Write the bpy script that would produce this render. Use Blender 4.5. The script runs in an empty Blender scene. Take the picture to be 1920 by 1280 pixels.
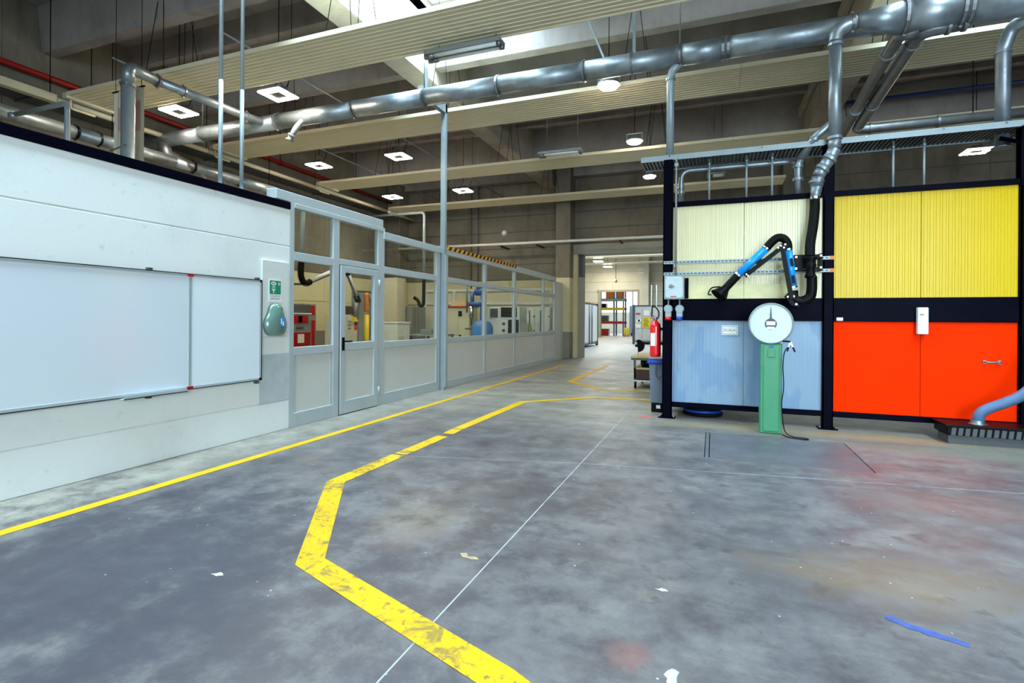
import bpy, bmesh, math, random
from mathutils import Vector, Matrix
random.seed(7)
SC = bpy.context.scene
COL = SC.collection
V = Vector

# ------------------------------------------------------------------ camera
YAW, ROLL, FPX = 0.365079, 0.00713034, 987.12
cam_data = bpy.data.cameras.new('camera')
cam = bpy.data.objects.new('camera', cam_data); COL.objects.link(cam)
_r = V((math.cos(YAW), math.sin(YAW), 0)); _u = V((0, 0, 1)); _f = V((-math.sin(YAW), math.cos(YAW), 0))
_R = math.cos(ROLL) * _r + math.sin(ROLL) * _u
_U = math.cos(ROLL) * _u - math.sin(ROLL) * _r
cam.matrix_world = Matrix(((_R.x, _U.x, -_f.x, 0), (_R.y, _U.y, -_f.y, 0), (_R.z, _U.z, -_f.z, 1.4), (0, 0, 0, 1)))
cam_data.sensor_width = 36.0
cam_data.lens = FPX * 36.0 / 1920.0
cam_data.shift_y = -42.0 / 1920.0
cam_data.clip_end = 300
SC.camera = cam

# ------------------------------------------------------------------ world, exposure
world = bpy.data.worlds.new('sky'); SC.world = world; world.use_nodes = True
_bg = world.node_tree.nodes['Background']
_bg.inputs[0].default_value = (0.72, 0.86, 1.0, 1); _bg.inputs[1].default_value = 3.0
SC.view_settings.view_transform = 'Standard'; SC.view_settings.look = 'None'
SC.view_settings.gamma = 1.0; SC.view_settings.use_curve_mapping = False
SC.view_settings.exposure = 0.42
SC.cycles.max_bounces = 6; SC.cycles.diffuse_bounces = 3; SC.cycles.glossy_bounces = 2; SC.cycles.transparent_max_bounces = 12
SC.cycles.caustics_reflective = False; SC.cycles.caustics_refractive = False

def area_light(name, loc, target, sx, sy, power, color, spread=180):
    d = bpy.data.lights.new(name, 'AREA'); d.shape = 'RECTANGLE'; d.size = sx; d.size_y = sy
    d.energy = power; d.color = color; d.spread = math.radians(spread)
    o = bpy.data.objects.new(name, d); COL.objects.link(o); o.location = loc
    dr = V(target) - V(loc); o.rotation_euler = dr.to_track_quat('-Z', 'Y').to_euler()
    return o
DAY = (0.62, 0.86, 1.0)
# daylight entering through the roof skylights (one lamp in each opening, just under the glazing)
SKY = []
for gx, ys, pw in ((-5.47, (-3.2, 0.05, 3.3, 6.55), 410), (2.75, (-3.2, 0.05, 3.3, 6.55), 450)):
    for y0 in ys:
        SKY.append((gx + 0.01, gx + 1.72, y0 + 0.28, y0 + 3.0))
        area_light('skylight_daylight', (gx + 1.05, y0 + 1.62, 7.84), (gx + 1.05, y0 + 1.62, 0), 1.2, 2.6, pw, DAY)
# daylight fill from an added, unseen gate, placed to light wall and booth
area_light('added_gate_fill', (3.0, -7.3, 3.1), (0.0, 5, 1.9), 10.5, 5.4, 1500, (0.66, 0.88, 1.0))
# daylight of the neighbouring hall and of the store behind it
area_light('next_hall_daylight', (-4.0, 29.0, 6.9), (-4.0, 29.0, 0), 9, 14, 1350, (0.74, 0.90, 1.0))
area_light('store_daylight', (-7.0, 50.0, 5.6), (-7.0, 49.0, 0), 12, 8, 800, (0.86, 0.95, 1.0))

# ------------------------------------------------------------------ material helpers
def lin(c):
    return c / 12.92 if c <= 0.04045 else ((c + 0.055) / 1.055) ** 2.4
def rgb(r, g, b): return (lin(r / 255), lin(g / 255), lin(b / 255), 1)

class NM:
    def __init__(s, name):
        s.m = bpy.data.materials.new(name); s.m.use_nodes = True
        s.t = s.m.node_tree; s.b = s.t.nodes['Principled BSDF']; s.o = s.t.nodes['Material Output']
    def n(s, typ, **k):
        x = s.t.nodes.new(typ)
        for a, v in k.items(): setattr(x, a, v)
        return x
    def l(s, a, b): s.t.links.new(a, b)
    def pos(s, scale=(1, 1, 1)):
        g = s.n('ShaderNodeNewGeometry'); mp = s.n('ShaderNodeMapping'); mp.inputs['Scale'].default_value = scale
        s.l(g.outputs['Position'], mp.inputs['Vector']); return mp.outputs[0]
    def noise(s, scale, detail=4, rough=0.55, vec=None, dist=0.0):
        x = s.n('ShaderNodeTexNoise'); x.inputs['Scale'].default_value = scale; x.inputs['Detail'].default_value = detail
        x.inputs['Roughness'].default_value = rough; x.inputs['Distortion'].default_value = dist
        s.l(vec if vec is not None else s.pos(), x.inputs['Vector']); return x.outputs['Fac']
    def ramp(s, fac, stops):
        x = s.n('ShaderNodeValToRGB'); e = x.color_ramp.elements
        while len(e) < len(stops): e.new(0.5)
        for i, (p, c) in enumerate(stops):
            e[i].position = p; e[i].color = c if isinstance(c, tuple) else (c, c, c, 1)
        s.l(fac, x.inputs[0]); return x.outputs['Color']
    def mix(s, fac, a, b, mode='MIX'):
        x = s.n('ShaderNodeMix', data_type='RGBA', blend_type=mode)
        for i, v in ((0, fac), (6, a), (7, b)):
            if isinstance(v, (int, float)): x.inputs[i].default_value = v
            elif isinstance(v, tuple): x.inputs[i].default_value = v
            else: s.l(v, x.inputs[i])
        return x.outputs[2]
    def bump(s, h, strength=0.2, dist=0.01):
        x = s.n('ShaderNodeBump'); x.inputs['Strength'].default_value = strength; x.inputs['Distance'].default_value = dist
        s.l(h, x.inputs['Height']); s.l(x.outputs[0], s.b.inputs['Normal'])
    def set(s, **k):
        for a, v in k.items():
            i = s.b.inputs[a.replace('_', ' ')]
            if isinstance(v, (int, float, tuple)): i.default_value = v
            else: s.l(v, i)
        return s.m

def plain(name, col, rough=0.5, metal=0.0, var=0.08, scale=6, bump=0.0, spec=0.5, coat=0.0):
    k = NM(name)
    dark = tuple(c * (1 - var) for c in col[:3]) + (1,); lite = tuple(min(1, c * (1 + var)) for c in col[:3]) + (1,)
    f = k.noise(scale, 4)
    k.set(Base_Color=k.ramp(f, ((0.3, dark), (0.7, lite))), Metallic=metal, Roughness=rough, Specular_IOR_Level=spec, Coat_Weight=coat)
    if bump: k.bump(k.noise(scale * 6, 3), bump, 0.01)
    return k.m

def dirty(name, col, dirt, rough=0.5, amount=0.5, scale=3.0, spec=0.5, metal=0.0, bump=0.05):
    k = NM(name)
    f = k.ramp(k.noise(scale, 8, 0.65), ((0.5, 0.0), (0.75, 1.0)))
    f2 = k.ramp(k.noise(scale * 9, 4, 0.6), ((0.62, 0.0), (0.72, 1.0)))
    c = k.mix(amount, col, k.mix(f, col, dirt)); c = k.mix(f2, c, k.mix(0.45, c, dirt))
    k.set(Base_Color=c, Roughness=rough, Metallic=metal, Specular_IOR_Level=spec)
    if bump: k.bump(k.noise(scale * 14, 4), bump, 0.01)
    return k.m

def emis(name, col, strength):
    k = NM(name); k.set(Base_Color=col, Emission_Color=col, Emission_Strength=strength, Roughness=0.5); return k.m

def concrete(name, a, b, stain, streak=0.35, rough=0.85):
    k = NM(name)
    f = k.noise(0.7, 8, 0.62); c = k.ramp(f, ((0.3, a), (0.7, b)))
    st = k.ramp(k.noise(2.2, 6, 0.6, k.pos((1, 1, 0.25))), ((0.52, 0.0), (0.78, streak)))
    c = k.mix(st, c, stain)
    c = k.mix(k.ramp(k.noise(26, 3), ((0.6, 0.0), (0.75, 0.25))), c, stain)
    k.set(Base_Color=c, Roughness=rough, Specular_IOR_Level=0.25); k.bump(k.noise(14, 6), 0.25, 0.01)
    return k.m

def glass(name, tint, refl=0.9):
    k = NM(name)
    tr = k.n('ShaderNodeBsdfTransparent'); tr.inputs[0].default_value = tint
    gl = k.n('ShaderNodeBsdfGlossy'); gl.inputs['Roughness'].default_value = 0.015; gl.inputs[0].default_value = (refl, refl, refl, 1)
    lw = k.n('ShaderNodeLayerWeight'); lw.inputs[0].default_value = 0.5
    pw5 = k.n('ShaderNodeMath', operation='POWER'); k.l(lw.outputs['Facing'], pw5.inputs[0]); pw5.inputs[1].default_value = 5.0
    sch = k.n('ShaderNodeMath', operation='MULTIPLY_ADD'); k.l(pw5.outputs[0], sch.inputs[0]); sch.inputs[1].default_value = 0.9; sch.inputs[2].default_value = 0.03
    mx = k.n('ShaderNodeMixShader'); k.l(sch.outputs[0], mx.inputs[0]); k.l(tr.outputs[0], mx.inputs[1]); k.l(gl.outputs[0], mx.inputs[2])
    k.l(mx.outputs[0], k.o.inputs['Surface']); return k.m

# ------------------------------------------------------------------ materials
M = {}
M['wall_white'] = dirty('white_painted_concrete', rgb(232, 237, 236), rgb(198, 205, 206), 0.5, 0.35, 1.2, 0.35, bump=0.12)
M['black_steel'] = plain('black_painted_steel', rgb(6, 6, 20), 0.38, 0.0, 0.3, 5, 0.0, 0.02)
M['black'] = plain('black_plastic', rgb(9, 9, 12), 0.42, 0, 0.2, 6, 0, 0.10)
M['rubber'] = plain('black_rubber', rgb(9, 9, 10), 0.6, 0, 0.2, 6, 0, 0.12)
M['alu'] = plain('grey_aluminium_profile', rgb(176, 186, 190), 0.42, 0.0, 0.04, 4, 0, 0.5)
M['alu_panel'] = dirty('grey_partition_panel', rgb(202, 204, 200), rgb(178, 181, 176), 0.5, 0.3, 1.5, 0.4, bump=0)
M['galv'] = None
k = NM('galvanised_steel')
f = k.noise(26, 3, 0.5); f2 = k.noise(3, 4)
k.set(Base_Color=k.mix(k.ramp(f2, ((0.35, 0.0), (0.65, 1.0))), rgb(132, 142, 150), rgb(170, 180, 186)), Metallic=0.75, Roughness=k.ramp(f, ((0.3, 0.36), (0.7, 0.50))))
M['galv'] = k.m
M['galv_dark'] = plain('dull_galvanised_steel', rgb(128, 130, 132), 0.45, 0.85, 0.15, 8)
M['galv_paint'] = plain('zinc_grey_paint', rgb(150, 164, 170), 0.4, 0.2, 0.06, 6)
M['chrome'] = plain('chromed_steel', rgb(205, 208, 212), 0.18, 1.0, 0.04)
M['cream_panel'] = plain('cream_corrugated_panel', rgb(228, 218, 172), 0.24, 0, 0.03, 2, 0, 0.5)
M['yellow_panel'] = plain('yellow_corrugated_panel', rgb(214, 178, 0), 0.24, 0, 0.03, 2, 0, 0.2)
M['blue_panel'] = None
k = NM('light_blue_panel')
f = k.ramp(k.noise(1.4, 3, 0.5, k.pos((1.6, 1, 0.6))), ((0.52, 0.0), (0.56, 1.0)))
k.set(Base_Color=k.mix(f, rgb(128, 154, 178), rgb(114, 144, 176)), Roughness=0.42)
M['blue_panel'] = k.m
M['red_panel'] = plain('orange_red_panel', rgb(255, 48, 0), 0.5, 0, 0.03, 1.5, 0, 0.02)
M['heater'] = plain('cream_radiant_panel', rgb(226, 216, 186), 0.40, 0, 0.03, 1.2, 0, 0.4)
M['trunking'] = plain('cream_trunking', rgb(196, 190, 165), 0.5, 0, 0.06, 3)
M['red_pipe'] = plain('red_pipe_paint', rgb(150, 22, 22), 0.4, 0, 0.1)
M['blue_pipe'] = plain('blue_pipe_paint', rgb(40, 60, 120), 0.4)
M['conc_dark'] = concrete('roof_concrete', rgb(132, 126, 124), rgb(168, 161, 158), rgb(94, 85, 79), 0.5)
M['conc_girder'] = concrete('girder_concrete', rgb(150, 144, 134), rgb(186, 178, 166), rgb(100, 84, 70), 0.5)
M['conc_wall'] = concrete('wall_concrete', rgb(102, 97, 88), rgb(136, 129, 115), rgb(68, 62, 55), 0.65)
M['wall_cream'] = concrete('cream_painted_wall', rgb(196, 188, 152), rgb(214, 206, 172), rgb(150, 142, 118), 0.25, 0.7)
M['wall_grey'] = concrete('grey_painted_dado', rgb(122, 120, 110), rgb(142, 140, 130), rgb(98, 95, 86), 0.3, 0.7)
M['pale_wall'] = concrete('pale_hall_wall', rgb(205, 204, 188), rgb(222, 221, 206), rgb(176, 174, 160), 0.25, 0.7)
M['lintel'] = plain('lintel_paint', rgb(158, 158, 146), 0.6, 0, 0.06, 2)
M['jamb'] = plain('cream_jamb_paint', rgb(212, 204, 164), 0.55, 0, 0.06, 2)
M['whiteboard'] = plain('whiteboard_enamel', rgb(218, 228, 238), 0.12, 0, 0.01, 1, 0, 0.6)
M['whiteboard2'] = plain('whiteboard_clean_enamel', rgb(228, 240, 250), 0.12, 0, 0.01, 1, 0, 0.6)
M['white'] = plain('white_plastic', rgb(232, 234, 236), 0.4, 0, 0.02)
M['offwhite'] = plain('offwhite_sheet', rgb(216, 220, 216), 0.5, 0, 0.03)
M['paper'] = plain('printed_paper', rgb(236, 232, 222), 0.7, 0, 0.02)
M['green_sign'] = plain('green_safety_sign', rgb(20, 140, 100), 0.4, 0, 0.02)
M['red'] = plain('red_gloss_paint', rgb(225, 22, 28), 0.22, 0, 0.05, 4, 0, 0.5, 0.4)
M['dark_red'] = plain('dark_red_paint', rgb(168, 14, 16), 0.35, 0, 0.06)
M['grey'] = plain('mid_grey_paint', rgb(132, 136, 136), 0.45, 0, 0.06)
M['dark_grey'] = plain('dark_grey_paint', rgb(72, 74, 78), 0.5, 0, 0.1)
M['bin_grey'] = plain('grey_bin_plastic', rgb(104, 118, 134), 0.5, 0, 0.06)
M['blue_plastic'] = plain('blue_plastic', rgb(24, 66, 170), 0.4, 0, 0.06)
M['arm_blue'] = plain('bright_blue_tube', rgb(14, 150, 240), 0.3, 0, 0.03, 5, 0, 0.5)
M['machine_blue'] = plain('machine_blue_paint', rgb(40, 84, 160), 0.4, 0, 0.06)
M['sky_blue'] = plain('sky_blue_paint', rgb(60, 130, 200), 0.4, 0, 0.06)
M['scale_green'] = dirty('green_machine_paint', rgb(64, 138, 100), rgb(46, 104, 78), 0.4, 0.4, 5, 0.4, bump=0)
M['dial'] = plain('dial_enamel', rgb(190, 214, 220), 0.25, 0, 0.01)
M['cream_machine'] = plain('cream_machine_paint', rgb(206, 200, 176), 0.45, 0, 0.04)
M['yellow'] = plain('yellow_paint', rgb(238, 204, 20), 0.4, 0, 0.05)
M['orange'] = plain('orange_paint', rgb(214, 122, 40), 0.5, 0, 0.08)
M['lime'] = plain('lime_plastic', rgb(150, 170, 30), 0.4, 0, 0.06)
M['wood'] = None
k = NM('plywood')
f = k.noise(3, 6, 0.6, k.pos((1, 9, 1)))
k.set(Base_Color=k.ramp(f, ((0.3, rgb(196, 170, 122)), (0.7, rgb(222, 200, 152)))), Roughness=0.6)
M['wood'] = k.m
M['green_frame'] = plain('dull_green_steel', rgb(92, 116, 108), 0.5)
M['hose_blue'] = plain('blue_grey_hose', rgb(84, 112, 150), 0.4, 0, 0.1, 9)
M['banner'] = plain('banner_cloth', rgb(214, 208, 186), 0.8, 0, 0.04, 3)
M['banner_print'] = plain('faded_red_print', rgb(196, 150, 146), 0.8)
M['box_green'] = None
k = NM('translucent_green_cover')
k.set(Base_Color=rgb(98, 128, 118), Roughness=0.12, Coat_Weight=0.6, Specular_IOR_Level=0.6)
M['box_green'] = k.m
M['lamp'] = emis('led_panel_light', (1.0, 0.89, 0.70, 1), 108.0)
M['skylight'] = emis('daylit_skylight_glazing', (0.80, 0.92, 1.0, 1), 1.3)
M['window_sky'] = emis('daylit_window_glazing', (0.92, 0.97, 1.0, 1), 1.9)
M['glass'] = glass('clear_glass', (0.90, 0.93, 0.90, 1))
M['text'] = plain('dark_print', rgb(40, 44, 52), 0.6)
M['text_red'] = plain('red_print', rgb(190, 50, 50), 0.6)
M['text_blue'] = plain('blue_print', rgb(50, 90, 140), 0.6)
M['plate'] = None

def floor_nodes(k):
    """worn concrete: patchy grey with dark tyre grime, pale scuffs, red and ochre pigment dust"""
    P = k.pos()
    big = k.noise(0.45, 12, 0.64); mid = k.noise(3.2, 15, 0.72); fine = k.noise(14, 12, 0.74)
    streak = k.noise(1.3, 14, 0.72, k.pos((0.45, 1.7, 1)))
    base = k.ramp(mid, ((0.34, rgb(78, 78, 86)), (0.50, rgb(104, 106, 112)), (0.68, rgb(124, 127, 129))))
    c = k.mix(k.ramp(big, ((0.40, 0.0), (0.62, 0.8))), base, k.ramp(mid, ((0.35, rgb(60, 58, 66)), (0.65, rgb(94, 93, 101)))))
    c = k.mix(k.ramp(streak, ((0.53, 0.0), (0.66, 0.6))), c, rgb(70, 68, 74))
    c = k.mix(k.ramp(k.noise(2.6, 10, 0.7, k.pos((0.8, 1.3, 1))), ((0.56, 0.0), (0.68, 0.32))), c, rgb(146, 146, 138))
    c = k.mix(k.ramp(k.noise(4.5, 6, 0.6), ((0.60, 0.0), (0.66, 0.5))), c, rgb(56, 54, 60))
    # paler concrete toward the back and along the left wall
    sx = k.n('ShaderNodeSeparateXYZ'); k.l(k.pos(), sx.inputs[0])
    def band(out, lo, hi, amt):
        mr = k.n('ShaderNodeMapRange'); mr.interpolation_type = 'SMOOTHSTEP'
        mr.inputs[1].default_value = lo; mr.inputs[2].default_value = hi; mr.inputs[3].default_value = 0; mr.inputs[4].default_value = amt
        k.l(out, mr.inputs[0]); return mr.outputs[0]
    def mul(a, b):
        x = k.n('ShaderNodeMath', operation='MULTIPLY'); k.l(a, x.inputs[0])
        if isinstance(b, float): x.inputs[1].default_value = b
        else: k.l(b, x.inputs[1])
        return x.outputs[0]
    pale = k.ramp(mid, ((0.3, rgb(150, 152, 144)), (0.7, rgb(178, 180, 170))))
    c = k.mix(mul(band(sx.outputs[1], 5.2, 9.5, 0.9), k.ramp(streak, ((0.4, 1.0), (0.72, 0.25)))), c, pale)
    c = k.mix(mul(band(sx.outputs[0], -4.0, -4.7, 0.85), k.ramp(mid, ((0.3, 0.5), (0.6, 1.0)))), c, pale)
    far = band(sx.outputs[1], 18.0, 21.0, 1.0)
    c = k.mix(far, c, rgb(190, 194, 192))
    # pigment dust and broad darker patches
    def blob(x, y, rx, ry, col, amt):
        nonlocal c
        mp = k.n('ShaderNodeMapping'); mp.inputs['Location'].default_value = (-x / rx, -y / ry, 0); mp.inputs['Scale'].default_value = (1 / rx, 1 / ry, 0)
        g = k.n('ShaderNodeNewGeometry'); k.l(g.outputs['Position'], mp.inputs[0])
        ln = k.n('ShaderNodeVectorMath', operation='LENGTH'); k.l(mp.outputs[0], ln.inputs[0])
        ad = k.n('ShaderNodeMath', operation='ADD'); k.l(ln.outputs['Value'], ad.inputs[0])
        nz = k.n('ShaderNodeMath', operation='MULTIPLY_ADD'); k.l(mid, nz.inputs[0]); nz.inputs[1].default_value = 3.0; nz.inputs[2].default_value = -1.5
        k.l(nz.outputs[0], ad.inputs[1])
        mr = k.n('ShaderNodeMapRange'); mr.interpolation_type = 'SMOOTHSTEP'
        mr.inputs[1].default_value = 1.0; mr.inputs[2].default_value = 0.25; mr.inputs[3].default_value = 0; mr.inputs[4].default_value = amt
        k.l(ad.outputs[0], mr.inputs[0]); c = k.mix(mr.outputs[0], c, col)
    for a in ((1.25, 5.9, 0.5, 0.6, rgb(122, 84, 88), 0.4), (1.9, 4.9, 1.0, 0.5, rgb(150, 124, 118), 0.22), (1.4, 3.9, 0.6, 0.5, rgb(124, 104, 102), 0.22),
              (-0.915, 7.84, 0.16, 0.10, rgb(220, 80, 90), 0.9), (0.9, 3.4, 0.9, 0.4, rgb(136, 120, 96), 0.4), (-0.30, 2.22, 0.11, 0.13, rgb(140, 96, 94), 0.45),
              (2.4, 7.0, 1.6, 0.35, rgb(118, 140, 128), 0.5), (1.3, 7.5, 2.6, 0.3, rgb(176, 160, 118), 0.6), (-1.9, 3.2, 0.45, 0.5, rgb(132, 122, 96), 0.4),
              (0.35, 6.5, 1.0, 0.42, rgb(84, 88, 96), 0.7), (-3.0, 2.0, 2.2, 1.7, rgb(62, 62, 76), 0.75), (-1.5, 3.9, 1.1, 0.9, rgb(70, 66, 70), 0.6), (-0.6, 1.2, 1.4, 0.8, rgb(84, 84, 96), 0.5)):
        blob(*a)
    # specks of paint and chips
    sp = k.n('ShaderNodeTexVoronoi'); sp.inputs['Scale'].default_value = 7.0; k.l(P, sp.inputs['Vector'])
    c = k.mix(k.ramp(sp.outputs['Distance'], ((0.035, 0.7), (0.05, 0.0))), c, rgb(206, 208, 206))
    c = k.mix(k.ramp(fine, ((0.62, 0.0), (0.74, 0.6))), c, rgb(60, 58, 62))
    c = k.mix(1.0, c, (0.80, 0.72, 0.67, 1), 'MULTIPLY')
    rough = k.ramp(k.noise(2.0, 7, 0.65), ((0.3, 0.34), (0.7, 0.58)))
    return c, rough, fine
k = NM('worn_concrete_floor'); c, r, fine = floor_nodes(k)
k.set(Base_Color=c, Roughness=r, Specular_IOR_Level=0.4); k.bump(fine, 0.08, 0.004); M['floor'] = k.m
k = NM('painted_steel_floor_plate'); c, r, fine = floor_nodes(k)
k.set(Base_Color=k.mix(0.6, c, rgb(74, 76, 84)), Roughness=r, Specular_IOR_Level=0.5); M['plate'] = k.m
def line_mat(name, wear):
    k = NM(name)
    a = k.noise(5.5, 8, 0.7, k.pos((1, 1, 1)), 0.8); b = k.noise(24, 5, 0.65)
    worn = k.ramp(a, ((0.52, 0.0), (0.60, wear)))
    w2 = k.ramp(b, ((0.57, 0.0), (0.66, wear)))
    c = k.mix(k.ramp(k.noise(2.5, 4), ((0.35, 0.0), (0.7, 0.6))), rgb(206, 166, 8), rgb(190, 146, 6))
    c = k.mix(worn, c, rgb(120, 104, 54)); c = k.mix(w2, c, rgb(96, 88, 66))
    k.set(Base_Color=c, Roughness=0.55, Specular_IOR_Level=0.2); return k.m
M['line_worn'] = line_mat('worn_yellow_floor_paint', 0.85)
M['line'] = line_mat('yellow_floor_paint', 0.15)
k = NM('hazard_stripe_tape')
w = k.n('ShaderNodeTexWave'); w.wave_type = 'BANDS'; w.bands_direction = 'DIAGONAL'; w.inputs['Scale'].default_value = 3.0; w.inputs['Distortion'].default_value = 0
k.l(k.pos((0, 1.0, -1.0)), w.inputs['Vector'])
k.set(Base_Color=k.ramp(w.outputs['Fac'], ((0.48, rgb(20, 20, 20)), (0.52, rgb(236, 164, 30)))), Roughness=0.5); M['hazard'] = k.m

# ------------------------------------------------------------------ mesh helpers
class MB:
    def __init__(s): s.v = []; s.f = []; s.sm = []
    def _add(s, vs, fs, smooth=False):
        o = len(s.v); s.v += [V(p) for p in vs]
        for f in fs: s.f.append([i + o for i in f]); s.sm.append(smooth)
        return s
    def box(s, x0, y0, z0, x1, y1, z1):
        x0, x1 = sorted((x0, x1)); y0, y1 = sorted((y0, y1)); z0, z1 = sorted((z0, z1))
        return s._add([(x0, y0, z0), (x1, y0, z0), (x1, y1, z0), (x0, y1, z0), (x0, y0, z1), (x1, y0, z1), (x1, y1, z1), (x0, y1, z1)],
                      [(0, 3, 2, 1), (4, 5, 6, 7), (0, 1, 5, 4), (1, 2, 6, 5), (2, 3, 7, 6), (3, 0, 4, 7)])
    def cbox(s, c, d): return s.box(c[0] - d[0] / 2, c[1] - d[1] / 2, c[2] - d[2] / 2, c[0] + d[0] / 2, c[1] + d[1] / 2, c[2] + d[2] / 2)
    def bar(s, a, b, w, h, up=(0, 0, 1)):
        a, b = V(a), V(b); d = (b - a).normalized(); u = V(up)
        if abs(d.dot(u)) > 0.98: u = V((0, 1, 0))
        r = d.cross(u).normalized(); u = r.cross(d).normalized(); r *= w / 2; u *= h / 2
        return s._add([a - r - u, a + r - u, a + r + u, a - r + u, b - r - u, b + r - u, b + r + u, b - r + u],
                      [(0, 1, 2, 3), (7, 6, 5, 4), (0, 4, 5, 1), (1, 5, 6, 2), (2, 6, 7, 3), (3, 7, 4, 0)])
    def tube(s, path, r, n=14, caps=True, smooth=True):
        P = [V(p) for p in path]; R = r if isinstance(r, (list, tuple)) else [r] * len(P)
        T = []
        for i in range(len(P)):
            a = P[max(0, i - 1)]; b = P[min(len(P) - 1, i + 1)]
            d = (b - a)
            T.append(d.normalized() if d.length > 1e-9 else V((0, 0, 1)))
        u = V((0, 0, 1)) if abs(T[0].z) < 0.9 else V((1, 0, 0))
        u = (u - T[0] * u.dot(T[0])).normalized(); vs = []; fs = []
        for i, p in enumerate(P):
            u = (u - T[i] * u.dot(T[i])).normalized(); w = T[i].cross(u)
            for j in range(n):
                a = 2 * math.pi * j / n; vs.append(p + (u * math.cos(a) + w * math.sin(a)) * R[i])
        for i in range(len(P) - 1):
            for j in range(n):
                k2 = (j + 1) % n; fs.append((i * n + j, i * n + k2, (i + 1) * n + k2, (i + 1) * n + j))
        s._add(vs, fs, smooth)
        if caps:
            o = len(s.v) - len(vs)
            s.f.append([o + j for j in range(n)][::-1]); s.sm.append(False)
            o2 = len(s.v) - n; s.f.append([o2 + j for j in range(n)]); s.sm.append(False)
        return s
    def lathe(s, o, axis, prof, n=24, smooth=True):
        ax = V(axis).normalized(); return s.tube_frames(o, ax, prof, n, smooth)
    def tube_frames(s, o, ax, prof, n, smooth):
        u = V((0, 0, 1)) if abs(ax.z) < 0.9 else V((1, 0, 0)); u = (u - ax * u.dot(ax)).normalized(); w = ax.cross(u); vs = []; fs = []
        for (r, h) in prof:
            for j in range(n):
                a = 2 * math.pi * j / n; vs.append(V(o) + ax * h + (u * math.cos(a) + w * math.sin(a)) * r)
        for i in range(len(prof) - 1):
            for j in range(n):
                k2 = (j + 1) % n; fs.append((i * n + j, i * n + k2, (i + 1) * n + k2, (i + 1) * n + j))
        s._add(vs, fs, smooth); o0 = len(s.v) - len(vs)
        s.f.append([o0 + j for j in range(n)][::-1]); s.sm.append(False)
        o2 = len(s.v) - n; s.f.append([o2 + j for j in range(n)]); s.sm.append(False)
        return s
    def ring(s, c, axis, r, w, t=0.012, n=20):
        ax = V(axis).normalized(); c = V(c)
        return s.lathe(c - ax * w / 2, ax, [(r, 0), (r + t, 0), (r + t, w), (r, w)], n, False)
    def prism(s, pts, vec):
        n = len(pts); a = [V(p) for p in pts]; b = [p + V(vec) for p in a]
        return s._add(a + b, [list(range(n))[::-1], list(range(n, 2 * n))] + [(i, (i + 1) % n, n + (i + 1) % n, n + i) for i in range(n)])
    def strip(s, pts, vec, smooth=False):
        n = len(pts); a = [V(p) for p in pts]; b = [p + V(vec) for p in a]
        return s._add(a + b, [(i, i + 1, n + i + 1, n + i) for i in range(n - 1)], smooth)
    def bounds(s):
        return (V([min(p[i] for p in s.v) for i in range(3)]), V([max(p[i] for p in s.v) for i in range(3)]))
    def build(s, name, mat, parent=None, label=None, cat=None, group=None, kind=None, bevel=0.0):
        if parent is None:
            lo, hi = s.bounds(); org = V(((lo.x + hi.x) / 2, (lo.y + hi.y) / 2, lo.z))
        else:
            p = parent; org = V((0, 0, 0))
            while p is not None: org += p.location; p = p.parent
        me = bpy.data.meshes.new(name)
        me.from_pydata([tuple(p - org) for p in s.v], [], s.f)
        me.validate(); 
        if len(me.polygons) == len(s.sm): me.polygons.foreach_set('use_smooth', s.sm)
        bm = bmesh.new(); bm.from_mesh(me); bmesh.ops.recalc_face_normals(bm, faces=bm.faces)
        if bevel: bmesh.ops.bevel(bm, geom=bm.edges[:], offset=bevel, segments=1, affect='EDGES', clamp_overlap=True)
        bm.to_mesh(me); bm.free()
        me.materials.append(M[mat] if isinstance(mat, str) else mat)
        o = bpy.data.objects.new(name, me); COL.objects.link(o)
        if parent is None: o.location = org
        else: o.parent = parent
        tag(o, label, cat, group, kind); return o

def tag(o, label=None, cat=None, group=None, kind=None):
    if label: o['label'] = label
    if cat: o['category'] = cat
    if group: o['group'] = group
    if kind: o['kind'] = kind
    return o
def thing(name, loc, label=None, cat=None, group=None, kind=None):
    o = bpy.data.objects.new(name, None); COL.objects.link(o); o.location = loc; o.empty_display_size = 0.1
    return tag(o, label, cat, group, kind)
def copy_tree(root, dloc, label=None, parent=None):
    c = root.copy(); COL.objects.link(c)
    if parent is None: c.location = root.location + V(dloc)
    else: c.parent = parent
    if label: c['label'] = label
    for ch in list(root.children): copy_tree(ch, (0, 0, 0), None, c)
    return c
def fillet(pts, r, seg=7):
    P = [V(p) for p in pts]; out = [P[0]]
    for i in range(1, len(P) - 1):
        a, b, c = P[i - 1], P[i], P[i + 1]; d1 = (a - b); d2 = (c - b)
        ang = d1.angle(d2)
        if abs(math.pi - ang) < 0.02: out.append(b); continue
        t = min(r / math.tan(ang / 2), d1.length * 0.49, d2.length * 0.49); p1 = b + d1.normalized() * t; p2 = b + d2.normalized() * t
        for k2 in range(seg + 1):
            q = k2 / seg; out.append(p1 * (1 - q) ** 2 + b * 2 * q * (1 - q) + p2 * q * q)
    out.append(P[-1]); return out
def spline(pts, seg=8):
    P = [V(p) for p in pts]; P = [P[0] * 2 - P[1]] + P + [P[-1] * 2 - P[-2]]; out = []
    for i in range(1, len(P) - 2):
        p0, p1, p2, p3 = P[i - 1:i + 3]
        for k2 in range(seg):
            t = k2 / seg
            out.append(0.5 * ((2 * p1) + (p2 - p0) * t + (2 * p0 - 5 * p1 + 4 * p2 - p3) * t * t + (3 * p1 - p0 - 3 * p2 + p3) * t ** 3))
    out.append(P[-2]); return out
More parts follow.
